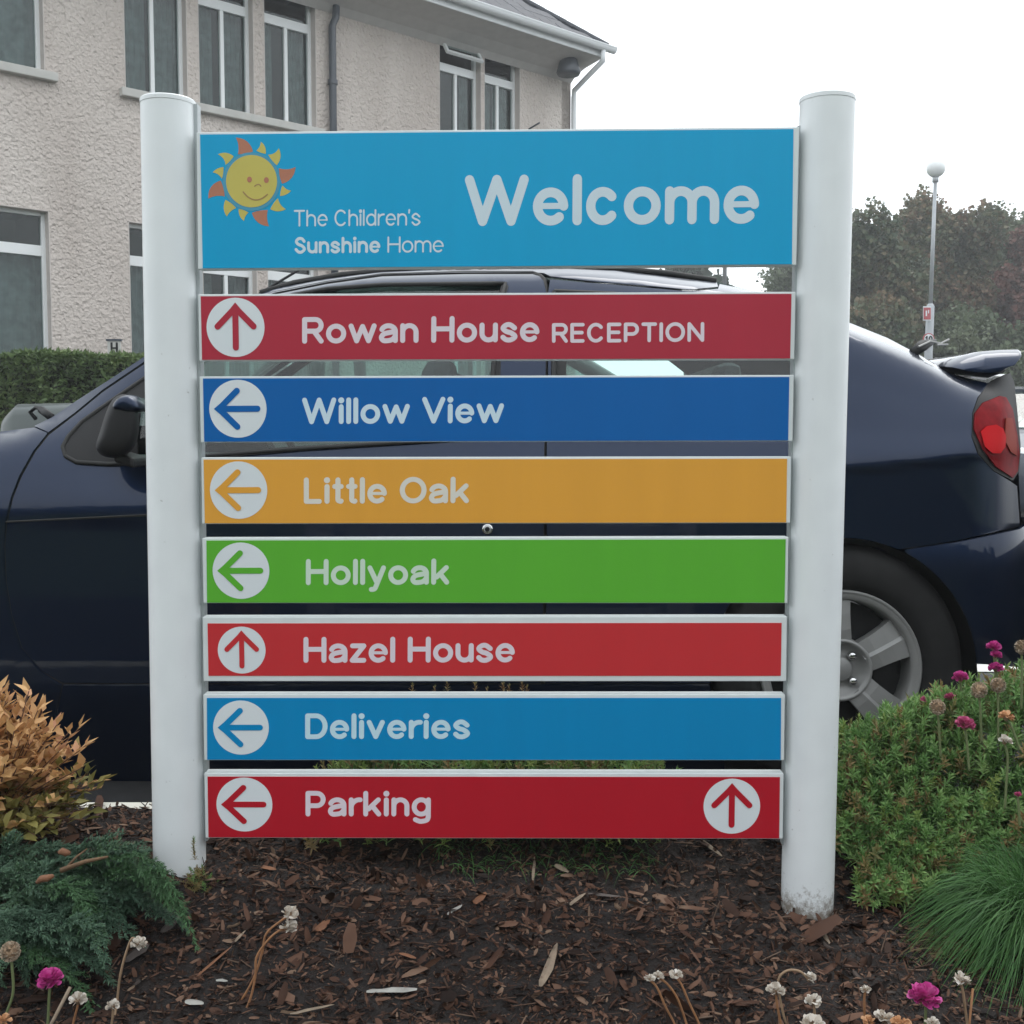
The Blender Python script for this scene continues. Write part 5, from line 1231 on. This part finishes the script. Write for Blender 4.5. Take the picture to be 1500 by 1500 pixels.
hand = [[(95,1275,1.88),(150,1258,1.84),(205,1252,1.80),(240,1275,1.77),(262,1318,1.75),(278,1355,1.74),(289,1392,1.73)], [(150,1282,1.84),(190,1272,1.82),(220,1290,1.80),(236,1310,1.79),(243,1326,1.785)],
        [(205,1258,1.80),(240,1295,1.77),(262,1330,1.75),(271,1345,1.745)], [(60,1300,1.80),(100,1295,1.78),(125,1320,1.76),(140,1350,1.74),(148,1382,1.73)], [(110,1310,1.77),(130,1345,1.75),(142,1378,1.74)],
        [(20,1375,1.72),(60,1395,1.70),(100,1425,1.68),(125,1455,1.67),(135,1492,1.66)], [(50,1385,1.72),(95,1390,1.71),(140,1408,1.70),(165,1440,1.69)], [(10,1250,1.95),(60,1243,1.93),(100,1240,1.91),(125,1246,1.9)],
        [(90,1265,1.88),(130,1240,1.87),(160,1228,1.86),(168,1222,1.86)], [(110,1270,1.86),(160,1240,1.84),(200,1238,1.83),(212,1236,1.83)], [(0,1262,1.90),(10,1245,1.9),(14,1228,1.9)], [(40,1330,1.75),(80,1350,1.73),(115,1375,1.72),(150,1380,1.71)],
        [(150,1300,1.83),(200,1310,1.81),(235,1335,1.80),(250,1350,1.79)], [(-10,1330,1.74),(30,1360,1.72),(45,1410,1.70),(38,1440,1.69)]]
sd = 0
for h_ in hand:
    pts = [at(x_, y_, Y) for x_, y_, Y in h_]
    for p in pts: p.z = max(p.z, bedz(p.x, p.y) + .004)
    V, Fc = frond(pts, .042 if sd else .034, 26, sd); fast('frond', V, Fc, L_jtip if sd < 6 else L_jun, jn); sd += 1
g6 = random.Random(12); fm = []
for k in range(7):
    pts = [Vector((0, 0, 0))]; a = 0
    for j in range(1, 8): t_ = j / 7; pts.append(Vector((.17 * t_, g6.uniform(-.01, .01), .05 * math.sin(t_ * 2.6) - .03 * t_ * t_)))
    V, Fc = frond(pts, .048, 20, 50 + k); o = fast('frond', V, Fc, L_jun, jn); fm.append(o.data); bpy.data.objects.remove(o)
for k in range(150):
    px_ = g6.uniform(-60, 160); t_ = max(0, px_) / 215; py_ = g6.uniform(1262 + 0 * t_, 1395 - 80 * t_); Y_ = 1.98 - (py_ - 1240) / 160 * .28; p = at(px_, py_, Y_); p.z = bedz(p.x, p.y) + g6.uniform(.0, .055) * (1 - .5 * t_)
    M = Matrix.Translation(p) @ Matrix.Rotation(g6.gauss(-.6, 1.0), 4, 'Z') @ Matrix.Rotation(g6.uniform(-.35, .1), 4, 'Y') @ Matrix.Rotation(g6.uniform(-.5, .5), 4, 'X') @ Matrix.Scale(g6.uniform(.5, .85), 4)
    inst('frond', fm[k % 7], jn, M)
MB().tube([at(90, 1275, 1.82), at(125, 1262, 1.81), at(158, 1255, 1.80)], [.005, .004, .002], 6).tube([at(96, 1273, 1.82), at(112, 1255, 1.83), at(128, 1243, 1.84)], [.003, .002, .001], 6).build('branch', mat('juniper_branch', (.16, .09, .045), .8, var=.3, vscale=80), jn, smooth=True)
for (x0, y0, x1, y1) in ((54, 1293, 78, 1283), (86, 1249, 103, 1250)):
    a = at(x0, y0, 1.76 if y0 > 1270 else 1.80); b = at(x1, y1, 1.755 if y0 > 1270 else 1.80)
    o = MB().tube([a, a.lerp(b, .3) + Vector((0, 0, .003)), a.lerp(b, .7), b], [.003, .006, .006, .003], 6).build('bark_flake', M_rustleaf, smooth=True); 
    for v in o.data.vertices: v.co -= a
    o.location = a; settag(o, 'rust brown bark flake caught in the juniper, ' + ('lower of two' if y0 > 1270 else 'upper of two'), 'bark flake')
settle(jn, at(60, 1330, 1.8))
# sprig plants
def sprigmesh(seed, mt_, nl_=20, ll=.021, lw=.0026, hh=.05):
    g = np.random.default_rng(seed); P = []; Dd = []; Sc = []
    for i in range(nl_):
        t_ = (i / nl_); z = hh * (.25 + .75 * t_); a = i * 2.4 + g.uniform(-.3, .3); e = .25 + 1.0 * t_ + g.uniform(-.2, .2); P.append((0, 0, z)); Dd.append((math.cos(a) * math.cos(e), math.sin(a) * math.cos(e), math.sin(e))); Sc.append(ll * g.uniform(.7, 1.15) * (1 - .25 * t_))
    Sc = np.array(Sc); T = [(-.5, 0, 0), (.5, 0, 0), (.75, .5, .06), (-.75, .5, .06), (0, 1, -.08)]
    V, Fc = scatter(T, NEEDF, P, Dd, np.stack([np.full(nl_, lw), Sc, Sc], 1)); V2, F2 = scatter([(-.0006, 0, 0), (.0006, 0, 0), (0, hh, 0)], [(0, 1, 2)], [(0, 0, 0)], [(0, 0, 1)], np.array([1.0]), up=np.array([[0, 1., 0]]))
    me = fast('sprig', V, Fc, mt_); d = me.data; bpy.data.objects.remove(me); return d, V, Fc
L_sg = leafmat('sprig_green', [(.06, .14, .04), (.12, .24, .07), (.20, .33, .11), (.27, .38, .14)], clump=.55, cscale=16, trans=.25)
L_sb = leafmat('sprig_bronze', [(.09, .12, .045), (.17, .17, .065), (.26, .19, .08), (.30, .17, .08)], clump=.5, cscale=16, trans=.25)
L_sd = leafmat('sprig_yellow', [(.09, .16, .04), (.19, .27, .07), (.30, .33, .10)], clump=.5, cscale=16, trans=.25)
SM = {c: [sprigmesh(i + 10 * j, mt_) for i in range(5)] for j, (c, mt_) in enumerate((('g', L_sg), ('b', L_sb), ('y', L_sd)))}
def sprigplant(root, spots, seed, lim=290, mix='gggggby', sc=(.7, 1.15)):
    g = random.Random(seed); spots = sorted(spots, key=lambda p: p[0].y - p[0].z * .6); acc = {}
    for k, (p, d) in enumerate(spots):
        c = g.choice(mix); me, V, Fc = SM[c][g.randrange(5)]; q = Vector(d).normalized().to_track_quat('Z', 'Y').to_matrix().to_4x4(); M = Matrix.Translation(p) @ q @ Matrix.Rotation(g.uniform(0, 6.3), 4, 'Z') @ Matrix.Scale(g.uniform(*sc), 4)
        if k < lim: inst('sprig', me, root, M)
        else:
            Mn = np.array(M); v = V @ Mn[:3, :3].T + Mn[:3, 3]; a = acc.setdefault(c, [[], [], 0]); a[0].append(v); a[1].append(np.asarray(Fc) + a[2]); a[2] += len(v)
    for c, a in acc.items(): fast('foliage', np.concatenate(a[0]), np.concatenate(a[1]), {'g': L_sg, 'b': L_sb, 'y': L_sd}[c], root, kind='stuff')
topR = pchip([1180, 1225, 1300, 1370, 1420, 1500, 1700], [1150, 1100, 1055, 1022, 1000, 975, 960])
rp_ = empty('thrift_cushion', 'leafy green and bronze flowering mound to the right of the right post', 'plant'); spots = []; g7 = random.Random(3)
for k in range(2300):
    px_ = g7.uniform(1215, 1640); Y_ = g7.uniform(2.03, 2.32); xw = at(px_, 1000, 2.15).x; yt = topR(px_) + abs(Y_ - 2.22) * 60; zt = at(px_, yt, 2.15).z
    if px_ < 1240 and Y_ < 2.09: continue
    u_ = (Y_ - 2.03) / .29; prof_ = min(1, (u_ / .45)) ** .55 if u_ < .45 else 1 - .25 * (u_ - .45)
    z = bedz(xw, min(Y_, 2.19)) + (zt - .05 - bedz(xw, 2.18)) * prof_ * g7.uniform(.25, 1) ** .45; z += noise.noise(Vector((xw * 9, Y_ * 9, 1))) * .025
    spots.append((Vector((xw * (Y_ / 2.15) ** .0, Y_, max(z, .03))), (g7.gauss(0, .35), g7.gauss(-.25 - (.6 if prof_ < .7 else 0), .3), 1)))
for k in range(1300):
    px_ = g7.uniform(1222, 1640); Y_ = g7.uniform(1.99 if px_ > 1260 else 2.08, 2.2); xw = at(px_, 1150, Y_).x; spots.append((Vector((xw, Y_, bedz(xw, Y_) + g7.uniform(0, .02 + .42 * (Y_ - 1.97)))), (g7.gauss(0, .45), g7.gauss(-.6, .4), 1)))
sprigplant(rp_, spots, 4, mix='gggggggbby'); settle(rp_, (at(1400, 1200, 2.18).x, 2.18, .05))
mp_ = empty('low_shrub', 'low yellowish green shrub growing behind the sign between the two lowest strips', 'shrub'); spots = []
for k in range(900):
    px_ = g7.uniform(468, 975); Y_ = g7.uniform(2.08, 2.30); xw = at(px_, 1100, 2.18).x; e_ = min(1, (px_ - 460) / 70, (985 - px_) / 60); zt = at(px_, 1080 + 22 * (1 - e_) + 15 * math.sin(px_ * .03), 2.18).z; u_ = (Y_ - 2.08) / .22
    z = .05 + (zt - .095) * min(1, .3 + u_ * 1.4) * g7.uniform(.3, 1) ** .5; spots.append((Vector((xw, Y_, z)), (g7.gauss(0, .4), g7.gauss(-.3, .35), 1)))
sprigplant(mp_, spots, 8, mix='ggyyyb')
tipm = MB()
for px_, py_ in ((604, 1003), (637, 1006), (655, 998), (696, 1001), (714, 1008), (737, 999), (746, 1004), (765, 999), (772, 1006)):
    t_ = at(px_, py_, 2.2); b_ = at(px_ + random.uniform(-8, 8), 1100, 2.2); inst('sprig', SM['b'][random.randrange(5)][0], mp_, Matrix.Translation(t_ - Vector((0, 0, .032))) @ Matrix.Scale(.62, 4)); MB().tube([b_, t_], .0015, 4).build('stem', M_stem, mp_)
settle(mp_, (at(720, 1200, 2.18).x, 2.18, .06))
# grass
def blades(n, roots, dirs, lens, wd, m, name, parent, droop=1.0, kind='stuff'):
    K_ = 6; V = np.zeros((n, (K_ + 1) * 2, 3)); Fc = []
    d = nrm(np.array(dirs)); side = nrm(np.cross(d, [0, 0, 1.]) + rng.normal(0, .3, (n, 3)))
    for i in range(K_ + 1):
        t_ = i / K_; c = roots + d * (lens * t_)[:, None]; hd = np.linalg.norm(d[:, :2], axis=1); c[:, 2] -= droop * lens * t_ ** 2.2 * (.25 + .75 * hd); c[:, :2] += d[:, :2] * (lens * t_ ** 2 * .25)[:, None]
        c[:, 2] = np.maximum(c[:, 2], -.05 + .0 * t_); w_ = (wd * (1 - t_ ** 2 * .9))[:, None] / 2; V[:, 2*i] = c - side * w_; V[:, 2*i+1] = c + side * w_
    F0 = np.array([(2*i, 2*i+1, 2*i+3, 2*i+2) for i in range(K_)]); Fc = (F0[None] + (np.arange(n) * (K_ + 1) * 2)[:, None, None]).reshape(-1, 4)
    return fast(name, V.reshape(-1, 3), Fc, m, parent, kind=kind)
L_gr = leafmat('grass_blades', [(.022, .065, .018), (.050, .13, .034), (.09, .19, .055)], clump=.5, cscale=14, trans=.2)
L_go = leafmat('grass_olive', [(.05, .06, .02), (.10, .10, .035), (.16, .13, .06)], clump=.3, cscale=14, trans=.2)
gc = empty('grass_clump', 'dense dark green grass clump hanging over the soil at the right edge', 'grass'); n = 4200
ctr = at(1535, 1300, 1.88); ang = rng.uniform(0, 2*math.pi, n); rr = rng.random(n) ** .5 * .085
roots = np.stack([ctr.x + rr * np.cos(ang), 1.88 + rr * np.sin(ang), np.full(n, bedz(ctr.x, 1.88) + .01) + rng.uniform(0, .06, n)], 1)
dirs = np.stack([np.cos(ang) * rng.uniform(.1, .9, n) - .15, np.sin(ang) * rng.uniform(.1, .9, n) - .05, rng.uniform(.4, 1.6, n)], 1) + rng.normal(0, .22, (n, 3))
blades(n, roots, dirs, rng.uniform(.12, .235, n), np.full(n, .0022) * rng.uniform(.7, 1.3, n), L_gr, 'blades', gc, 1.15)
n = 500; ang = rng.uniform(2.4, 4.2, n); c2 = at(1425, 1310, 1.88); roots = np.stack([c2.x + rng.normal(0, .025, n), 1.88 + rng.normal(0, .03, n), np.full(n, bedz(c2.x, 1.88) + .0)], 1)
blades(n, roots, np.stack([np.cos(ang) * .6, np.sin(ang) * .4, rng.uniform(.2, 1, n)], 1), rng.uniform(.04, .09, n), np.full(n, .002), L_go, 'dry_blades', gc, .8)
settle(gc, (ctr.x, 1.88, 0))
gg = empty('grass_tuft', 'dark grass growing out under the middle of the Parking strip', 'grass'); n = 380
xs_ = at(1, 1, 1); xr = rng.uniform(at(640, 1230, 2.12).x, at(950, 1230, 2.12).x, n); yr = rng.uniform(2.04, 2.16, n); roots = np.stack([xr, yr, [bedz(a, b) for a, b in zip(xr, yr)]], 1)
blades(n, roots, np.stack([rng.normal(0, .5, n), rng.normal(-.45, .3, n), rng.uniform(.4, 1, n)], 1), rng.uniform(.02, .06, n), np.full(n, .0022), L_gr, 'blades', gg, .9); settle(gg, (0.05, 2.1, .05))
wd_ = empty('weed', 'small brownish green weed growing against the foot of the left post', 'weed'); spots = []
for k in range(70):
    px_ = g7.gauss(292, 13); Y_ = g7.uniform(1.93, 1.97); zt = at(px_, 1262 + abs(px_ - 290) * 1.6, 1.95).z; x_ = at(px_, 1290, 1.95).x; b0 = bedz(x_, 1.95); spots.append((Vector((x_, Y_, b0 - .015 + (zt - b0) * g7.random())), (g7.gauss(0, .5), g7.gauss(-.3, .4), 1)))
spots += [(at(286 + random.uniform(-2, 2), y_, 1.945), (0, -.1, 1)) for y_ in (1238, 1247, 1256, 1264)]
sprigplant(wd_, spots, 9, mix='bbbg', sc=(.28, .45)); settle(wd_, (at(290, 1310, 1.95).x, 1.95, .06))
# ------------------------------------------------------------------ flowers
F_pink = leafmat('thrift_petals', [(.38, .03, .19), (.55, .06, .28), (.62, .14, .38)], clump=.2, trans=.25); F_white = leafmat('papery_petals', [(.40, .33, .26), (.62, .57, .50), (.75, .72, .67)], clump=.1, trans=.3)
F_tan = leafmat('seed_head', [(.22, .16, .11), (.36, .28, .20), (.48, .40, .31)], clump=.1, trans=.1); F_or = leafmat('faded_petals', [(.45, .22, .10), (.60, .36, .20)], clump=.1, trans=.2); F_rose = leafmat('rose_petals', [(.40, .07, .16), (.55, .12, .25)], clump=.2, trans=.2)
M_gst = mat('green_stalk', (.12, .15, .06), .7); M_ost = mat('orange_stalk', (.30, .14, .06), .75, var=.3, vscale=40); M_tst = mat('tan_stalk', (.30, .20, .12), .75, var=.3, vscale=40)
PET = [(-.16, 0, 0), (.16, 0, 0), (.42, .75, .1), (.2, 1, .16), (-.2, 1, .16), (-.42, .75, .1)]; PETF = [(0, 1, 2), (0, 2, 3), (0, 3, 4), (0, 4, 5)]
GF = 'thrift flowers and dry heads'
def flower(label, cat, kind, px, py, r, Y, stem, sm=None, tilt=(0, 0)):
    """head centre px,py radius r px at depth Y; stem list of px points down to the ground"""
    t = empty('thrift_flower', label, cat, GF); c = at(px, py, Y); R_ = r * Y / F; mt_ = {'pink': F_pink, 'white': F_white, 'ball': F_tan, 'orange': F_or, 'rose': F_rose}[kind]
    g = random.Random(int(px * 7 + py)); up = np.array([tilt[0], tilt[1] - .15, 1.]); up = nrm(up)
    if kind == 'ball':
        n_ = 260; d = rdir(n_); P = np.array(c) + d * R_ * .72; V, Fc = scatter(PET, PETF, P, d + rng.normal(0, .25, d.shape), np.full(n_, R_ * .34)); hd_ = fast('flower_head', V, Fc, mt_, t)
        MB().ball(c, R_ * .78, 12, 8).build('seed_core', M_tst, hd_, smooth=True)
    else:
        n_ = {'pink': 120, 'rose': 90, 'white': 46, 'orange': 50}[kind]; d = rdir(n_, -.15, 1); 
        q = Vector(up).to_track_quat('Z', 'Y').to_matrix(); d = d @ np.array(q).T; fl_ = .72 if kind in ('pink', 'rose') else .6
        P = np.array(c) + d * R_ * .45 * [1, 1, fl_]; dd = d * [1, 1, fl_] + rng.normal(0, .22, d.shape); V, Fc = scatter(PET, PETF, P - up * R_ * .25, dd, R_ * rng.uniform(.45, .75, n_), roll=rng.uniform(-1, 1, n_)); hd_ = fast('flower_head', V, Fc, mt_, t)
        cp_ = Vector(tuple(np.array(c) - up * R_ * .55)); MB().lathe([(.002, -R_ * .25), (R_ * .35, 0), (R_ * .55, R_ * .4)], cp_, Vector(up), 12).build('calyx', M_tst, hd_, smooth=True)
    pts = [Vector(tuple(np.array(c) - up * R_ * .6))] + [at(x_, y_, Y - .0) for x_, y_ in stem]; e = pts[-1]; zb = bedz(e.x, e.y)
    if e.z > zb and e.z < .16: pts.append(Vector((e.x + (e.x - pts[-2].x) * .3, e.y - .01, zb - .01)))
    P = []; P3 = [tuple(p) for p in pts]
    for i in range(len(P3) - 1):
        p0, p1, p2, p3 = P3[max(i-1, 0)], P3[i], P3[i+1], P3[min(i+2, len(P3)-1)]
        for k in range(6): u_ = k / 6; P.append(tuple(.5 * ((2*p1[j]) + (-p0[j]+p2[j])*u_ + (2*p0[j]-5*p1[j]+4*p2[j]-p3[j])*u_*u_ + (-p0[j]+3*p1[j]-3*p2[j]+p3[j])*u_**3) for j in range(3)))
    P.append(P3[-1]); MB().tube(P, .0019 if sm is not M_gst else .0022, 6).build('stem', sm or M_tst, t, smooth=True); settle(t, P[-1]); return t
fl = flower
fl('bright pink thrift flower in front of the juniper at lower left', 'flower', 'pink', 73, 1432, 18, 1.62, [(72, 1460), (70, 1500)], M_gst)
fl('round tan seed head at the left edge beside the juniper', 'seed head', 'ball', 15, 1394, 14.5, 1.62, [(18, 1420), (19, 1455), (8, 1490)], M_gst)
fl('dry white head right of the lower left pink flower', 'flower', 'white', 114, 1462, 13, 1.60, [(112, 1480), (106, 1505)], M_ost)
fl('drooping dry white head bent over on a curved stalk, upper of the left group', 'flower', 'white', 204, 1381, 12, 1.66, [(194, 1374), (184, 1398), (176, 1430), (171, 1470)], M_tst, (.7, -.3))
fl('dry white head low on the bottom edge below the bent stalk', 'flower', 'white', 165, 1471, 10, 1.60, [(165, 1488), (163, 1505)], M_tst)
fl('upper white head of the pair on crossing orange stalks', 'flower', 'white', 424, 1336, 13.5, 1.68, [(410, 1350), (390, 1368), (384, 1395), (372, 1432), (350, 1470), (322, 1500)], M_ost, (.35, -.1))
fl('lower white head of the pair on crossing orange stalks', 'flower', 'white', 423, 1356, 13, 1.67, [(408, 1364), (392, 1378), (376, 1402), (374, 1430), (366, 1465), (350, 1500)], M_ost, (.4, -.2))
fl('tan faded head cut by the bottom left corner', 'flower', 'orange', 4, 1494, 12, 1.58, [(4, 1508)], M_tst)
fl('left white tuft of the orange stalked cluster under the bark centre right', 'flower', 'white', 952, 1432, 8, 1.63, [(962, 1446), (975, 1475), (988, 1500)], M_ost)
fl('middle white tuft of the orange stalked cluster', 'flower', 'white', 965, 1428, 8, 1.64, [(978, 1442), (992, 1462), (1004, 1495)], M_ost)
fl('right white tuft of the orange stalked cluster', 'flower', 'white', 990, 1426, 10, 1.63, [(998, 1442), (1010, 1470), (1024, 1500)], M_ost)
fl('white head with two stalks below the right post', 'flower', 'white', 1137, 1448, 13, 1.62, [(1138, 1470), (1144, 1502)], M_ost)
fl('small white head hanging from an arched stalk below the right post', 'flower', 'white', 1188, 1431, 10, 1.64, [(1172, 1423), (1153, 1422), (1140, 1436), (1144, 1470), (1152, 1502)], M_tst, (.8, .1))
fl('small compact white head below the hanging one', 'flower', 'white', 1192, 1464, 12, 1.61, [(1193, 1482), (1193, 1505)], M_tst)
fl('wide ragged white head on the bottom edge below the compact one', 'flower', 'white', 1191, 1497, 18, 1.58, [(1191, 1512)], M_tst)
fl('tiny white head on a straight brown stalk left of the large pink flower', 'flower', 'white', 1268, 1448, 8, 1.63, [(1266, 1465), (1267, 1500)], M_ost)
fl('dense cream head on the bottom edge left of the large pink flower', 'flower', 'white', 1295, 1488, 14, 1.59, [(1300, 1508)], M_tst)
fl('large bright pink thrift flower at the lower right', 'flower', 'pink', 1355, 1457, 22.5, 1.62, [(1356, 1482), (1355, 1508)], M_gst)
fl('white head on a tall tan stalk right of the large pink flower', 'flower', 'white', 1408, 1433, 13, 1.63, [(1411, 1455), (1417, 1502)], M_tst)
fl('pale head on the bottom edge just right of the large pink flower', 'flower', 'white', 1366, 1496, 10, 1.58, [(1366, 1510)], M_tst)
fl('tan domed head on the bottom edge between cream head and pink flower', 'flower', 'orange', 1320, 1498, 14, 1.57, [(1320, 1512)], M_tst)
fl('dull brown dry head at the bottom left of the cream head', 'flower', 'orange', 1272, 1494, 10, 1.60, [(1276, 1508)], M_ost)
YR = 2.06
fl('top purple bloom against the bumper above the green mound', 'flower', 'pink', 1456, 946, 10, 2.2, [(1458, 985), (1462, 1040)], M_gst)
fl('purple bloom just below the topmost one', 'flower', 'pink', 1459, 958, 8, 2.19, [(1460, 990), (1464, 1040)], M_gst)
fl('purple bloom low on the same spike near the white bay line', 'flower', 'pink', 1459, 977, 10, 2.18, [(1460, 1000), (1464, 1045)], M_gst)
fl('purple bloom left of the white bay line', 'flower', 'pink', 1407, 991, 11, 2.2, [(1409, 1020), (1412, 1060)], M_gst)
fl('small rose bud near the wheel at the left top of the mound', 'flower', 'rose', 1356, 1024, 7, 2.2, [(1358, 1040), (1360, 1070)], M_gst)
fl('dull rose bloom between two tan seed heads', 'flower', 'rose', 1392, 1020, 8, 2.18, [(1394, 1040), (1396, 1070)], M_gst)
fl('tan seed head nearest the wheel on the mound', 'seed head', 'ball', 1373, 1036, 11.5, 2.06, [(1375, 1060), (1378, 1110)], M_gst)
fl('tan seed head in the middle of the three on the mound', 'seed head', 'ball', 1434, 1011, 12, 2.06, [(1436, 1040), (1438, 1090)], M_gst)
fl('tan seed head right of the middle one on the mound', 'seed head', 'ball', 1462, 1004, 11, 2.06, [(1462, 1030), (1462, 1085)], M_gst)
fl('grey tan seed head at the right edge against the bumper', 'seed head', 'ball', 1497, 948, 10.5, 2.1, [(1497, 985), (1496, 1040)], M_gst)
fl('pink flower standing on the middle of the green mound', 'flower', 'rose', 1414, 1059, 14, 1.99, [(1416, 1085), (1420, 1130)], M_gst)
fl('faded orange flower near the right edge of the mound', 'flower', 'orange', 1474, 1048, 11, 2.0, [(1482, 1065), (1494, 1100)], M_gst)
fl('small white flower on a bent stalk on the right of the mound', 'flower', 'white', 1472, 1083, 10, 1.98, [(1476, 1110), (1474, 1150), (1472, 1185)], M_gst)
fl('tiny salmon bud low on the right of the mound', 'flower', 'rose', 1491, 1163, 5, 1.93, [(1492, 1180), (1494, 1210)], M_gst)
a = at(103, 1446, 1.6); b = at(74, 1502, 1.58); o = MB().tube([(0, 0, 0), b - a, (b - a) * 1.5], .0028, 6).build('dry_stalk', M_straw, smooth=True); o.location = a; settag(o, 'bare straw coloured stalk leaning between pink flower and dry head', 'stalk')
a = at(1425, 1448, 1.63); b = at(1420, 1500, 1.62); o = MB().tube([(0, 0, 0), b - a, (b - a) * 1.3], .0018, 6).build('dry_stalk', M_ost, smooth=True); o.location = a; settag(o, 'headless brown stalk right beside the tall tan one', 'stalk')

# ------------------------------------------------------------------ thin haze volume, added to stand in for lens veil
hm = bpy.data.materials.new('added_lens_veil'); hm.use_nodes = True; hn = hm.node_tree; hn.nodes.remove(hn.nodes['Principled BSDF'])
pv = hn.nodes.new('ShaderNodeVolumePrincipled'); pv.inputs['Color'].default_value = (.96, .98, 1, 1); pv.inputs['Density'].default_value = .0030; pv.inputs['Anisotropy'].default_value = .3
hn.links.new(pv.outputs[0], hn.nodes['Material Output'].inputs['Volume'])
MB().box((-95, -95, -1.4), (95, 95, 16)).build('haze', hm, kind='stuff')
